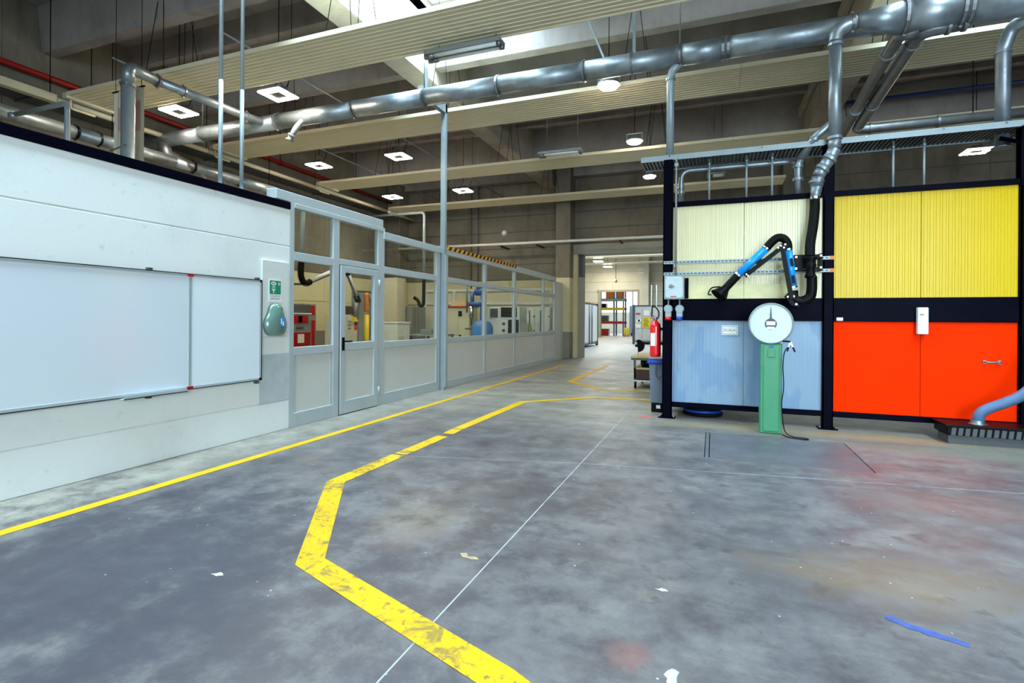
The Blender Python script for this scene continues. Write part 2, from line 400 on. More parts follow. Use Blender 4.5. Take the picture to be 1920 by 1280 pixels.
def ribbed(path, r, amp=0.08, pitch=0.025):
    """dense path and radii of a corrugated hose"""
    L = 0; pts = [V(p) for p in path]; out = []; rad = []; carry = 0
    segs = [(pts[i], pts[i + 1]) for i in range(len(pts) - 1)]
    total = sum((b - a).length for a, b in segs); n = max(4, int(total / pitch * 2)); step = total / n
    d = 0; i = 0; acc = 0
    for q in range(n + 1):
        t = q * step
        while i < len(segs) - 1 and t > acc + (segs[i][1] - segs[i][0]).length: acc += (segs[i][1] - segs[i][0]).length; i += 1
        a, b = segs[i]; l = (b - a).length; out.append(a + (b - a) * min(1, (t - acc) / max(l, 1e-9))); rad.append(r * (1 + (amp if q % 2 else -amp)))
    return out, rad
def text_mesh(name, s, size, center, right, up, mat, parent, depth=0.001):
    cu = bpy.data.curves.new(name, 'FONT'); cu.body = s; cu.size = size; cu.align_x = 'CENTER'; cu.align_y = 'CENTER'; cu.resolution_u = 3
    o = bpy.data.objects.new(name, cu); COL.objects.link(o)
    bpy.context.view_layer.update()
    dg = bpy.context.evaluated_depsgraph_get(); me = bpy.data.meshes.new_from_object(o.evaluated_get(dg))
    right, up = V(right).normalized(), V(up).normalized(); nrm = right.cross(up)
    mb = MB(); mb._add([V(center) + right * v.co.x + up * v.co.y + nrm * depth for v in me.vertices], [list(p.vertices) for p in me.polygons])
    bpy.data.objects.remove(o); bpy.data.curves.remove(cu); bpy.data.meshes.remove(me)
    return mb.build(name, mat, parent)

# ================================================================== STRUCTURE
# ---- floor
floor = thing('floor', (0, 0, 0), 'worn grey concrete factory floor with yellow lane lines', None, None, 'structure')
PX0, PX1, PY0, PY1 = -0.08, 1.42, 5.75, 7.03                      # pit of the weighing platform
mb = MB()
X0, X1, Y0, Y1 = -14, 13.2, -7.6, 57
for (a, b, c, d) in ((X0, PX0, Y0, Y1), (PX1, X1, Y0, Y1), (PX0, PX1, Y0, PY0), (PX0, PX1, PY1, Y1)):
    mb.box(a, c, -0.12, b, d, 0.0)
mb.build('slab', 'floor', floor)
MB().box(PX0, PY0, -0.12, PX1, PY1, -0.045).build('pit_bottom', 'black', floor)
def floor_strip(name, pts, w, mat, label=None):
    """painted band of constant width along a polyline, mitred"""
    P = [V((p[0], p[1], 0)) for p in pts]; L = []; R = []
    for i, p in enumerate(P):
        d1 = (P[i] - P[i - 1]).normalized() if i else (P[1] - P[0]).normalized()
        d2 = (P[i + 1] - P[i]).normalized() if i < len(P) - 1 else d1
        n1 = V((-d1.y, d1.x, 0)); n2 = V((-d2.y, d2.x, 0)); m = (n1 + n2).normalized(); s = w / 2 / max(0.35, m.dot(n1))
        L.append(p + m * s); R.append(p - m * s)
    mb = MB(); n = len(P); T = V((0, 0, 0.0025))
    mb._add([p + T for p in L] + [p + T for p in R], [(i, i + 1, n + i + 1, n + i) for i in range(n - 1)])
    return mb.build(name, mat, floor, label)
floor_strip('lane_line', [(-4.27, -3), (-4.27, 15.65)], 0.105, 'line', 'straight yellow line running beside the white wall and glazed partition')
floor_strip('lane_line', [(0.25, 1.36), (-0.77, 1.90), (-2.15, 2.41), (-3.0, 3.66), (-3.0, 4.62)], 0.155, 'line_worn', 'worn yellow zigzag line in the foreground')
floor_strip('lane_line', [(-3.0, 4.66), (-3.0, 5.56)], 0.145, 'line_worn', 'short worn yellow line segment')
floor_strip('lane_line', [(-3.0, 5.70), (-3.02, 5.98)], 0.14, 'line', 'short yellow line segment')
floor_strip('lane_line', [(-3.02, 6.02), (-3.0, 8.38), (-1.98, 9.40), (-0.2, 9.52)], 0.14, 'line', 'yellow line bending right toward the trolley')
floor_strip('lane_line', [(-3.0, 16.1), (-3.0, 11.58), (-2.1, 10.52), (-0.2, 10.66)], 0.15, 'line', 'far yellow line with a corner left of the trolley')
joint_m = dirty('filled_floor_joint', rgb(160, 164, 168), rgb(92, 94, 100), 0.6, 0.9, 4, 0.3)
jm = MB()
jm._add([(-1.201, -2, 0.0012), (-1.193, -2, 0.0012), (-1.191, 9.2, 0.0012), (-1.199, 9.2, 0.0012)], [(0, 1, 2, 3)])
jm.build('expansion_joint', joint_m, floor)
jm = MB()
for a, b in (((-3.2, 4.55), (-1.21, 5.03)), ((-1.19, 5.03), (0.6, 5.30)), ((0.6, 5.30), (2.6, 5.55))):
    d = (V((b[0], b[1], 0)) - V((a[0], a[1], 0))).normalized(); n = V((-d.y, d.x, 0)) * 0.004
    jm._add([V((a[0], a[1], .0012)) - n, V((b[0], b[1], .0012)) - n, V((b[0], b[1], .0012)) + n, V((a[0], a[1], .0012)) + n], [(0, 1, 2, 3)])
jm.build('floor_crack', joint_m, floor)

# spilled paint marks with ragged outlines
def paint_mark(name, pts, col, label):
    rnd = random.Random(3); P = [V((x, y, 0.0016)) for x, y in pts]; out = []
    for i, p in enumerate(P):
        q = P[(i + 1) % len(P)]; L = (q - p).length; n = max(1, int(L / 0.018)); d = (q - p); nn = V((-d.y, d.x, 0)).normalized()
        for j in range(n): out.append(p + d * (j / n) + nn * rnd.uniform(-0.007, 0.007))
    mb = MB(); mb._add(out, [list(range(len(out)))]); return mb.build(name, plain(name + '_pigment', col, 0.5, 0, 0.25, 20), floor, label)
paint_mark('paint_mark', [(0.765, 2.955), (0.84, 2.90), (0.93, 2.855), (1.045, 2.825), (1.055, 2.86), (0.97, 2.895), (0.86, 2.945), (0.79, 2.995)], rgb(48, 72, 132), 'streak of blue paint')
paint_mark('paint_mark', [(-1.40, 2.83), (-1.37, 2.79), (-1.31, 2.785), (-1.26, 2.80), (-1.29, 2.815), (-1.335, 2.81), (-1.37, 2.85)], rgb(166, 144, 106), 'tan paint patch')
paint_mark('paint_mark', [(-0.275, 2.835), (-0.24, 2.82), (-0.205, 2.83), (-0.24, 2.845)], rgb(214, 218, 218), 'white paint chip')
paint_mark('paint_mark', [(-0.155, 2.10), (-0.125, 2.11), (-0.12, 2.19), (-0.15, 2.21), (-0.17, 2.16)], rgb(176, 184, 184), 'pale grey paint blot')
paint_mark('paint_mark', [(-2.55, 2.10), (-2.50, 2.09), (-2.47, 2.11), (-2.51, 2.125)], rgb(206, 212, 212), 'white paint drip')
# ---- low white wall on the left (poured in courses), black steel cap
wl = thing('wall_left', (-5.1, 2, 0), 'low white painted concrete wall with black steel cap', None, None, 'structure')
zs = [0.0, 0.37, 2.295, 2.765]
for i in range(3):
    MB().box(-5.2, -7.4, zs[i] + (0.004 if i else 0), -5.0, 5.21, zs[i + 1] - 0.004).build('wall_course', 'wall_white', wl, bevel=0.006)
MB().box(-5.195, -7.4, 0.1, -5.012, 5.2, 2.7).build('wall_core', 'wall_white', wl)
MB().box(-5.215, -7.4, 2.765, -4.985, 5.205, 2.85).build('steel_cap', 'black_steel', wl, 'black painted steel cap', bevel=0.004)
MB().box(-5.0, 4.74, 0.37, -4.996, 5.205, 0.955).build('grey_dado', plain('pale_grey_paint', rgb(186, 196, 202), 0.6), wl, 'pale grey painted patch')

# ---- glazed aluminium partition
pw = thing('wall_partition', (-5.03, 11, 0), 'grey aluminium partition with large glass panes', None, None, 'structure')
XF, XB = -5.0, -5.07
def pbox(name, y0, y1, z0, z1, mat='alu', dx=0.0, par=pw, bev=0.004, label=None):
    return MB().box(XB - dx * 0, y0, z0, XF + dx, y1, z1).build(name, mat, par, label, bevel=bev)
MULL = [(5.21, 5.285), (6.03, 6.155), (7.085, 7.26), (8.985, 9.12), (9.36, 9.46), (11.27, 11.40), (13.24, 13.37), (15.84, 15.97), (17.10, 17.22)]
for i, (a, b) in enumerate(MULL):
    pbox('mullion', a, b, 0, 2.86 if i < 3 else (2.70 if i == 3 else 2.70))
BAYS = [(0, 1), (2, 3), (4, 5), (5, 6), (6, 7), (7, 8)]
def pane(name, y0, y1, z0, z1, par=pw):
    MB().box(-5.04, y0, z0, -5.034, y1, z1).build(name, 'glass', par)
for bi, (i, j) in enumerate(BAYS):
    a, b = MULL[i][1], MULL[j][0]
    top = 2.81 if bi == 0 else 2.68
    pbox('bottom_rail', a, b, 0.0, 0.18 if bi < 2 else 0.15)
    pbox('lower_rail', a, b, 0.915, 1.02)
    pbox('transom', a, b, 2.13, 2.24)
    MB().box(-5.055, a, 0.15, -5.018, b, 0.93).build('solid_panel', 'alu_panel', pw)
    if bi == 0:
        for (y0, y1) in ((a, a + 0.05), (b - 0.05, b)): MB().box(-5.02, y0, 0.18, -5.008, y1, 0.915).build('panel_bead', 'alu', pw)
    pane('glass_pane', a, b, 1.02, 2.13); pane('glass_pane', a, b, 2.24, top)
# over the door
pbox('transom', 6.155, 7.085, 2.17, 2.25); pane('glass_pane', 6.155, 7.085, 2.25, 2.81)
MB().box(-5.16, 4.98, 2.86, -5.0, 7.22, 2.985).build('header', 'alu', pw, bevel=0.006)
MB().box(-5.07, 5.285, 2.80, -4.992, 7.26, 2.86).build('header_rail', 'alu', pw, bevel=0.004)
MB().box(-5.09, 7.22, 2.68, -4.98, 9.36, 2.80).build('header', 'alu', pw, bevel=0.005)
MB().box(-5.09, 9.36, 2.68, -4.985, 17.22, 2.84).build('header', 'alu', pw, bevel=0.005)
MB().box(-4.984, 9.36, 2.775, -4.978, 13.37, 2.855).build('hazard_tape', 'hazard', pw, 'yellow and black striped hazard tape')
MB().box(-5.07, 9.12, 0, -5.03, 9.36, 2.70).build('filler_panel', 'alu_panel', pw)
# return wall of the room at its far end
MB().box(-5.09, 17.22, 0, -5.03, 18.3, 2.7).build('filler_panel', 'alu_panel', pw)
# ---- door in the partition
dr = thing('door_1', (-5.03, 6.62, 0), 'grey aluminium door with upper glass pane in the partition', None, None, 'structure')
DY0, DY1 = 6.17, 7.07
for (a, b, c, d) in ((DY0, DY0 + 0.105, 0.012, 2.155), (DY1 - 0.105, DY1, 0.012, 2.155)): MB().box(-5.05, a, c, -4.985, b, d).build('stile', 'alu', dr, bevel=0.004)
for (c, d) in ((0.012, 0.20), (0.93, 1.04), (2.06, 2.155)): MB().box(-5.05, DY0 + 0.105, c, -4.985, DY1 - 0.105, d).build('rail', 'alu', dr, bevel=0.004)
MB().box(-5.04, DY0 + 0.1, 0.19, -5.005, DY1 - 0.1, 0.94).build('solid_panel', 'alu_panel', dr)
pane('glass_pane', DY0 + 0.1, DY1 - 0.1, 1.035, 2.065, dr)
h = MB().box(-4.985, 6.20, 0.93, -4.972, 6.245, 1.12); h.tube([(-4.975, 6.222, 1.06), (-4.925, 6.222, 1.06), (-4.92, 6.30, 1.06), (-4.92, 6.345, 1.06)], 0.013, 10)
h.build('door_handle', 'black', dr, 'black lever handle')
for z in (0.25, 1.95): MB().tube([(-4.975, 7.082, z - 0.06), (-4.975, 7.082, z + 0.06)], 0.014, 10).build('hinge', 'alu', dr)
MB().box(-5.06, 6.157, 0, -5.0, 6.166, 2.16).build('door_gap', 'black', dr)

# ---- back wall with wide opening into the next hall, board-marked concrete courses
wb = thing('wall_back', (0, 19.15, 0), 'board marked concrete back wall with a wide opening', None, None, 'structure')
OX0, OX1, OZ = -4.5, 1.6, 3.77
CZ = [0, 0.95, 1.95, 2.9, 3.5, 4.12, 4.75, 5.37, 5.98, 6.6, 7.5]
for i in range(len(CZ) - 1):
    z0, z1 = CZ[i], CZ[i + 1]
    mt = 'wall_grey' if i == 0 else ('wall_cream' if i < 3 else 'conc_wall')
    spans = [(-12.6, -8.6), (-8.6, OX0), (OX1, 5.6), (5.6, 13)] if z1 <= 4.2 else [(-12.6, -8.6), (-8.6, -4.6), (-4.6, -0.6), (-0.6, 3.4), (3.4, 7.4), (7.4, 13)]
    for a, b in spans:
        MB().box(a + 0.004, 19.0 + random.uniform(-0.006, 0.006), z0 + 0.016, b - 0.004, 19.25, z1 - 0.016).build('wall_board', mt, wb)
MB().box(-12.6, 19.02, 0, OX0, 19.24, 7.5).box(OX1, 19.02, 0, 13, 19.24, 7.5).box(OX0, 19.02, OZ + 0.1, OX1, 19.24, 7.5).build('wall_core', 'dark_grey', wb)
MB().box(-4.82, 18.72, OZ, 1.9, 19.3, 4.13).build('lintel', 'lintel', wb, bevel=0.01)
MB().box(-4.80, 18.74, 0, -4.62, 19.3, OZ).build('jamb', 'jamb', wb, bevel=0.01)
MB().box(1.72, 18.74, 0, 1.9, 19.3, OZ).build('jamb', 'jamb', wb, bevel=0.01)
MB().box(-4.62, 18.9, 2.95, -4.47, 19.3, OZ).build('door_guide', 'dark_grey', wb); MB().box(-4.62, 18.9, 0, -4.47, 19.3, 2.95).build('door_guide', 'lintel', wb)
# columns in front of it
for nm, x0, x1, y0, y1 in (('column', -5.32, -4.78, 18.25, 19.0), ('column', 2.0, 2.6, 18.3, 19.0), ('column', -12.5, -11.9, 18.3, 19.0)):
    co = thing('trim_1', ((x0 + x1) / 2, (y0 + y1) / 2, 0), None, None, None, 'structure')
    tag(co, {-5.32: 'concrete column at the near side of the opening', 2.0: 'concrete column behind the coloured booth', -12.5: 'concrete column in the far room corner'}[x0])
    for z0, z1, mt in ((0, 0.95, 'wall_grey'), (0.95, 2.9, 'wall_cream'), (2.9, 7.5, 'conc_wall')):
        MB().box(x0, y0, z0, x1, y1 - 0.02, z1).build('column_shaft', mt, co, bevel=0.02)

# ---- outer wall far left, precast panels
wo = thing('wall_far_left', (-12.6, 6, 0), 'concrete panel outer wall, cream painted below', None, None, 'structure')
for i in range(len(CZ) - 1):
    mt = 'wall_grey' if i == 0 else ('wall_cream' if i < 3 else 'conc_wall')
    ys = [-7.5, -3, 1.4, 5.8, 10.2, 14.6, 19.0] if i < 9 else [-7.5, 5.8, 19.0]
    for a, b in zip(ys[:-1], ys[1:]):
        MB().box(-12.75, a + 0.005, CZ[i] + 0.008, -12.5 + random.uniform(-0.006, 0.006), b - 0.005, CZ[i + 1] - 0.008).build('wall_panel', mt, wo)
MB().box(-12.74, -7.5, 0, -12.52, 19.0, 7.5).build('wall_core', 'conc_dark', wo)
MB().box(12.9, -7.5, 0, 13.1, 19.2, 7.5).build('wall_right', 'conc_wall', None, 'plain concrete side wall right of the booth', None, None, 'structure')
# ---- front wall behind the camera ; its tall glazed gate is added for fill light
wf = thing('wall_front', (0, -7.6, 0), 'concrete front wall with a tall glazed gate added as fill light', None, None, 'structure')
MB().box(-12.6, -7.7, 0, -2.25, -7.45, 7.5).box(8.25, -7.7, 0, 13, -7.45, 7.5).box(-2.25, -7.7, 5.85, 8.25, -7.45, 7.5).box(-2.25, -7.7, 0, 8.25, -7.45, 0.35).build('wall_panel', 'conc_wall', wf)
for x in (-2.25, -0.15, 1.95, 4.05, 6.15, 8.2): MB().box(x - 0.04, -7.62, 0.35, x + 0.04, -7.5, 5.85).build('added_gate_mullion', 'alu', wf)
for a in range(5): MB().box(-2.21 + 2.1 * a, -7.60, 0.35, -0.19 + 2.1 * a, -7.59, 5.85).build('added_gate_pane', 'window_sky', wf)  # glowing panes of the added gate, out of view

# ---- ceiling: slab, ribs along X, girders along Y, skylights
ce = thing('ceiling', (0, 6, 7.5), 'dark ribbed concrete roof with skylights', None, None, 'structure')
holes = SKY
xs = sorted({-12.6, 13.0} | {h[0] for h in holes} | {h[1] for h in holes}); ys = sorted({-7.5, 19.0} | {h[2] for h in holes} | {h[3] for h in holes})
mb = MB()
for a, b in zip(xs[:-1], xs[1:]):
    for c, d in zip(ys[:-1], ys[1:]):
        cx, cy = (a + b) / 2, (c + d) / 2
        if any(h[0] < cx < h[1] and h[2] < cy < h[3] for h in holes): continue
        mb.box(a, c, 7.5, b, d, 7.7)
mb.build('roof_slab', 'conc_dark', ce)
for h in holes:
    fr = MB(); fr.box(h[0] - .05, h[2] - .05, 7.5, h[0], h[3] + .05, 7.92).box(h[1], h[2] - .05, 7.5, h[1] + .05, h[3] + .05, 7.92).box(h[0], h[2] - .05, 7.5, h[1], h[2], 7.92).box(h[0], h[3], 7.5, h[1], h[3] + .05, 7.92)
    sk = fr.build('skylight_kerb', 'conc_girder', ce)
    MB().box(h[0], h[2], 7.90, h[1], h[3], 7.92).build('skylight_pane', 'skylight', sk)
RIBY = [-6.45, -3.2, 0.05, 3.3, 6.55, 9.8, 13.05, 16.3, 18.8]
GIRD = [(-5.95, -5.47), (2.25, 2.75)]
for y in RIBY:
    for (a, b) in ((-12.5, GIRD[0][0]), (GIRD[0][1], GIRD[1][0]), (GIRD[1][1], 12.9)):
        MB().prism([(a, y - 0.12, 6.62), (a, y + 0.12, 6.62), (a, y + 0.22, 7.5), (a, y - 0.22, 7.5)], (b - a, 0, 0)).build('rib', 'conc_dark', ce, bevel=0.01)
        if y < 18:
            ym = y + 1.62
            skyl = any(h[2] < ym < h[3] for h in holes)
            a2 = a + (1.9 if (a in (GIRD[0][1], GIRD[1][1]) and skyl) else 0)
            MB().prism([(a2, ym - 0.08, 7.05), (a2, ym + 0.08, 7.05), (a2, ym + 0.14, 7.5), (a2, ym - 0.14, 7.5)], (b - a2, 0, 0)).build('rib', 'conc_dark', ce)
for i, (a, b) in enumerate(GIRD):
    MB().box(a, -7.5, 6.3, b, 19.0, 7.5).build('girder', 'conc_girder', ce, bevel=0.02)
    MB().box(a - 0.12, -7.5, 6.95, a, 19.0, 7.2).build('girder_ledge', 'conc_girder', ce, bevel=0.02)

# ---- next hall and the store behind it
nh = thing('wall_next_hall', (-4, 42, 0), 'pale walls of the neighbouring hall seen through the opening', None, None, 'structure')
N2X0, N2X1, N2Z = -8.42, -5.55, 3.62
for z0, z1 in zip([0, 0.95, 1.9, 2.8, 3.62, 4.4, 5.2, 6.0], [0.95, 1.9, 2.8, 3.62, 4.4, 5.2, 6.0, 7.2]):
    for a, b in (((-14, N2X0), (N2X1, -1), (-1, 10)) if z1 <= 3.7 else ((-14, -7), (-7, -1), (-1, 10))):
        MB().box(a + .006, 42.0, z0 + .012, b - .006, 42.25, z1 - .012).build('wall_board', 'pale_wall', nh)
MB().box(-14, 42.03, 0, N2X0, 42.2, 7.2).box(N2X1, 42.03, 0, 10, 42.2, 7.2).box(N2X0, 42.03, N2Z, N2X1, 42.2, 7.2).build('wall_core', 'lintel', nh)
MB().box(-14.1, 19.2, 0, -13.9, 56.5, 7.2).build('side_wall', 'pale_wall', nh); MB().box(10, 19.2, 0, 10.2, 56.5, 7.2).build('side_wall', 'pale_wall', nh)
MB().box(N2X0 - .3, 41.9, N2Z, N2X1 + .3, 42.3, N2Z + .16).build('lintel', 'lintel', nh)
MB().box(N2X0 - .18, 41.9, 0, N2X0, 42.3, N2Z).build('jamb', 'lintel', nh); MB().box(N2X1, 41.9, 0, N2X1 + .18, 42.3, N2Z).build('jamb', 'lintel', nh)
MB().box(-5.3, 41.2, 0, -4.6, 41.9, 7.0).build('column', 'pale_wall', nh, bevel=0.03)
MB().box(-14, 19.2, 7.2, 10.2, 42.2, 7.4).build('roof_slab', 'lintel', nh); MB().box(-14, 42.2, 7.2, 10.2, 56.6, 7.4).build('roof_slab', 'pale_wall', nh)
for y in (22, 25.5, 29, 32.5, 36, 39.5): MB().box(-14, y - .12, 6.45, 10, y + .12, 7.2).build('rib', 'lintel', nh)
for y in (34.6, 38.6): MB().box(-13, y - .45, 5.5, 8, y + .45, 5.56).build('radiant_panel', 'heater', nh)
MB().box(-14, 56.3, 0, 10.2, 56.5, 2.2).box(-14, 56.3, 4.9, 10.2, 56.5, 7.2).build('far_wall', 'pale_wall', nh)
for i in range(12):
    x = -14 + i * 2.0
    MB().box(x, 56.33, 2.2, x + .12, 56.47, 4.9).build('window_mullion', 'grey', nh)
    MB().box(x + .12, 56.38, 2.2, x + 2.0, 56.40, 4.9).build('window_pane', 'window_sky', nh)

# ================================================================== ROOF SERVICES
def clamp_ring(t, c, axis, r, mat='galv_dark', bolt=True):
    m = MB().ring(c, axis, r, 0.035, 0.014)
    if bolt:
        up = V((0, 0, 1)) if abs(V(axis).normalized().z) < 0.8 else V((0, -1, 0))
        m.cbox(V(c) + up * (r + 0.02), (0.03, 0.03, 0.03)); m.cbox(V(c) - up * (r + 0.02), (0.03, 0.03, 0.03))
    return m.build('clamp', mat, t)

# ---- radiant heating panels
HY = [(6.19, 7.11, -11.25, 5.6), (9.30, 10.26, -11.3, 12.0), (12.95, 13.83, -11.3, 12.0), (16.80, 17.65, -11.3, 1.92)]
HL = ['cream ribbed radiant heating panel nearest the camera, under the skylight', 'cream radiant heating panel just behind the long galvanised duct',
      'third cream radiant heating panel from the camera, spanning the roof', 'farthest cream radiant heating panel, close to the back wall']
for (y0, y1, x0, x1), lab in zip(HY, HL):
    t = thing('radiant_panel', ((x0 + x1) / 2, (y0 + y1) / 2, 5.5), lab, 'heater', 'radiant heating panels hung across the roof')
    n = 10; w = (y1 - y0) / n; L = 3.9; x = x0; i = 0
    prof = []
    for q in range(n):
        a = y0 + q * w
        prof += [(0, a, 5.512), (0, a + w * 0.74, 5.512), (0, a + w * 0.80, 5.503), (0, a + w * 0.94, 5.503)]
    while x < x1 - 0.1:
        xe = min(x1, x + L)
        s = MB().strip([(x, p[1], p[2]) for p in prof], (xe - x - 0.006, 0, 0))
        s.box(x, y0, 5.535, xe - 0.006, y1, 5.57).box(x, y0 - 0.01, 5.5, xe - 0.006, y0 + 0.004, 5.57).box(x, y1 - 0.004, 5.5, xe - 0.006, y1 + 0.01, 5.57)
        s.build('panel_sheet', 'heater', t)
        if x + 1.5 < x1:
            for q in (0.5, 0.62):
                MB().tube([(x + L * q, y0 + 0.1, 5.57), (x + L * 0.56, y0 + 0.25, 7.5)], 0.006, 6).build('hanger_wire', 'black', t)
                MB().tube([(x + L * q, y1 - 0.1, 5.57), (x + L * 0.56, y1 - 0.25, 7.5)], 0.006, 6).build('hanger_wire', 'black', t)
        x = xe
    MB().box(x0 - 0.12, y0 - 0.02, 5.46, x0, y1 + 0.02, 5.56).build('end_manifold', 'trunking', t)
    MB().tube(fillet([(x0 - 0.06, y0 + 0.08, 5.46), (x0 - 0.06, y0 + 0.08, 5.3), (x0 - 0.06, y0 + 0.5, 5.3)], 0.06), 0.025, 8).build('feed_pipe', 'trunking', t)

# ---- main duct across the hall
t = thing('air_duct', (-5.0, 8.2, 5.33), 'long galvanised spiral duct running across under the roof', 'duct')
DX = [-12.15, -10.294, -8.2, -6.339, -4.823, -3.405, -1.941, -0.488, 0.14, 1.95]
for a, b in zip(DX[:-1], DX[1:]):
    MB().tube([(a, 8.2, 5.335), (b, 8.2, 5.335)], 0.15, 28).build('duct_section', 'galv', t)
for x in DX[1:-2] + [-1.19, 0.102, 0.173]: clamp_ring(t, (x, 8.2, 5.335), (1, 0, 0), 0.15, 'galv' if x < -7 else 'galv_dark')
MB().tube(spline([(1.95, 8.2, 5.335), (2.12, 8.12, 5.28), (2.32, 7.95, 5.19)], 5), [0.15, 0.15, 0.148, 0.145, 0.14, 0.13, 0.12, 0.11, 0.10, 0.09, 0.08], 24).build('reducer', 'galv', t)
MB().lathe((-12.15, 8.2, 5.335), (-1, 0, 0), [(0.15, 0), (0.165, 0.01), (0.165, 0.05), (0.14, 0.08)], 24).build('end_cap', 'galv_dark', t)
br = MB().tube(spline([(-7.50, 8.14, 5.26), (-7.60, 8.07, 5.10), (-7.69, 8.05, 4.97)], 4), 0.055, 14).build('branch_stub', 'galv', t)
MB().lathe((-7.69, 8.05, 4.97), V((-0.5, -0.05, -0.85)), [(0.055, 0), (0.075, 0.01), (0.075, 0.03), (0.055, 0.04), (0.055, 0.09), (0.085, 0.13)], 16).build('blast_gate', 'galv', br)
for x, z in ((-4.84, 6.6), (-10.3, 6.6), (-0.49, 6.6)):
    MB().tube([(x, 8.2, 5.48), (x, 8.2, 6.3 if x > -5 and x < -4 else 7.5)], 0.012, 8).build('hanger_rod', 'galv_dark', t)
MB().bar((-4.79, 8.2, 5.49), (-4.80, 8.2, 5.86), 0.045, 0.045).build('bracket', 'galv_paint', t)
MB().bar((-1.62, 8.2, 5.48), (-1.90, 8.25, 6.2), 0.03, 0.03).bar((-1.16, 8.2, 5.48), (-1.16, 8.2, 7.5), 0.045, 0.03).bar((-1.90, 8.25, 6.2), (-2.4, 8.3, 7.5), 0.03, 0.03).build('strut', 'galv_paint', t)
# tee from its left end down into the run along the outer wall
t = thing('air_duct', (-11.3, 7, 4.85), 'galvanised duct run high along the far left outer wall', 'duct')
for a, b in ((1.5, 4.0), (4.0, 6.35), (6.35, 8.3), (8.3, 10.0), (10.0, 11.3)): MB().tube([(-11.3, a, 4.87), (-11.3, b, 4.87)], 0.12 if b > 5 else 0.13, 22).build('duct_section', 'galv', t)
for y in (4.0, 6.35, 6.75, 8.75, 10.0, 11.3): clamp_ring(t, (-11.3, y, 4.87), (0, 1, 0), 0.12, 'black')
MB().tube(fillet([(-11.4, 8.12, 5.25), (-11.38, 8.18, 5.02), (-11.3, 8.55, 4.88), (-11.3, 8.8, 4.87)], 0.1), 0.125, 20).build('tee_elbow', 'galv_dark', t)
MB().tube([(-11.3, 11.3, 4.87), (-11.3, 11.7, 4.84)], [0.12, 0.07], 20).build('reducer', 'galv', t)
for y in (8.95, 9.5): MB().tube([(-11.28, y, 4.78), (-11.1, y + 0.15, 4.45)], 0.03, 10).build('branch_stub', 'galv', t)
for y in (3, 7, 11): MB().tube([(-11.3, y, 4.98), (-11.3, y, 7.5)], 0.008, 6).build('hanger_rod', 'black', t)

# ---- trunk duct at right with reducer, elbow and drop pipe for the extraction arm
t = thing('air_duct', (2.5, 7.75, 5.14), 'large galvanised trunk duct at top right with drop pipe', 'duct')
for a, b in ((2.16, 2.74), (2.74, 3.9), (3.9, 6.5)): MB().tube([(a, 7.75, 5.135), (b, 7.75, 5.135)], 0.20, 30).build('duct_section', 'galv', t)
MB().tube([(1.66, 7.75, 5.185), (2.16, 7.75, 5.135)], [0.095, 0.20], 30).build('reducer', 'galv', t)
MB().tube(spline([(1.435, 7.75, 4.97), (1.45, 7.75, 5.07), (1.52, 7.75, 5.15), (1.66, 7.75, 5.185)], 5), [0.075 + 0.02 * i / 15 for i in range(16)], 22).build('elbow', 'galv', t)
for x in (2.16, 2.72, 2.79): clamp_ring(t, (x, 7.75, 5.135), (1, 0, 0), 0.20)
clamp_ring(t, (1.62, 7.75, 5.18), (1, 0.0, 0.05), 0.095)
MB().tube([(1.435, 7.75, 4.97), (1.435, 7.75, 3.75)], 0.074, 22).build('drop_pipe', 'galv', t)
clamp_ring(t, (1.435, 7.75, 4.93), (0, 0, 1), 0.074, 'galv', False); clamp_ring(t, (1.435, 7.75, 3.74), (0, 0, 1), 0.074, 'galv', False)
EL = [(1.435, 3.74), (1.432, 3.60), (1.38, 3.48), (1.30, 3.36), (1.25, 3.26), (1.235, 3.14)]
for a, b in zip(EL[:-1], EL[1:]):
    MB().tube([(a[0], 7.75, a[1]), (b[0], 7.75, b[1])], 0.075, 22).build('elbow_segment', 'galv', t)
for i, p in ((2, (1.38, 3.48)), (3, (1.30, 3.36)), (5, (1.235, 3.20))):
    ax = (0.6, 0, 0.8) if i < 5 else (0, 0, 1); clamp_ring(t, (p[0], 7.75, p[1]), ax, 0.075, 'galv', False)
MB().tube([(1.235, 7.75, 3.16), (1.225, 7.75, 3.05), (1.215, 7.75, 2.95)], [0.075, 0.06, 0.052], 20).build('hose_reducer', 'galv', t)
clamp_ring(t, (1.215, 7.75, 2.99), (0, 0, 1), 0.052, 'chrome')
# Y branch to the pipe that enters the booth roof
MB().tube([(1.41, 7.76, 3.95), (1.25, 7.85, 3.83), (1.07, 7.95, 3.57)], 0.05, 18).build('y_branch', 'galv', t)
MB().tube(fillet([(1.08, 7.95, 3.585), (1.05, 7.96, 3.49), (1.05, 7.96, 3.05)], 0.08), 0.046, 18).build('booth_inlet', 'galv', t)
for z in (3.47, 3.30): clamp_ring(t, (1.05, 7.96, z), (0, 0, 1), 0.05, 'galv', False)
clamp_ring(t, (1.22, 7.87, 3.785), (0.55, 0, 0.8), 0.05, 'galv', False)
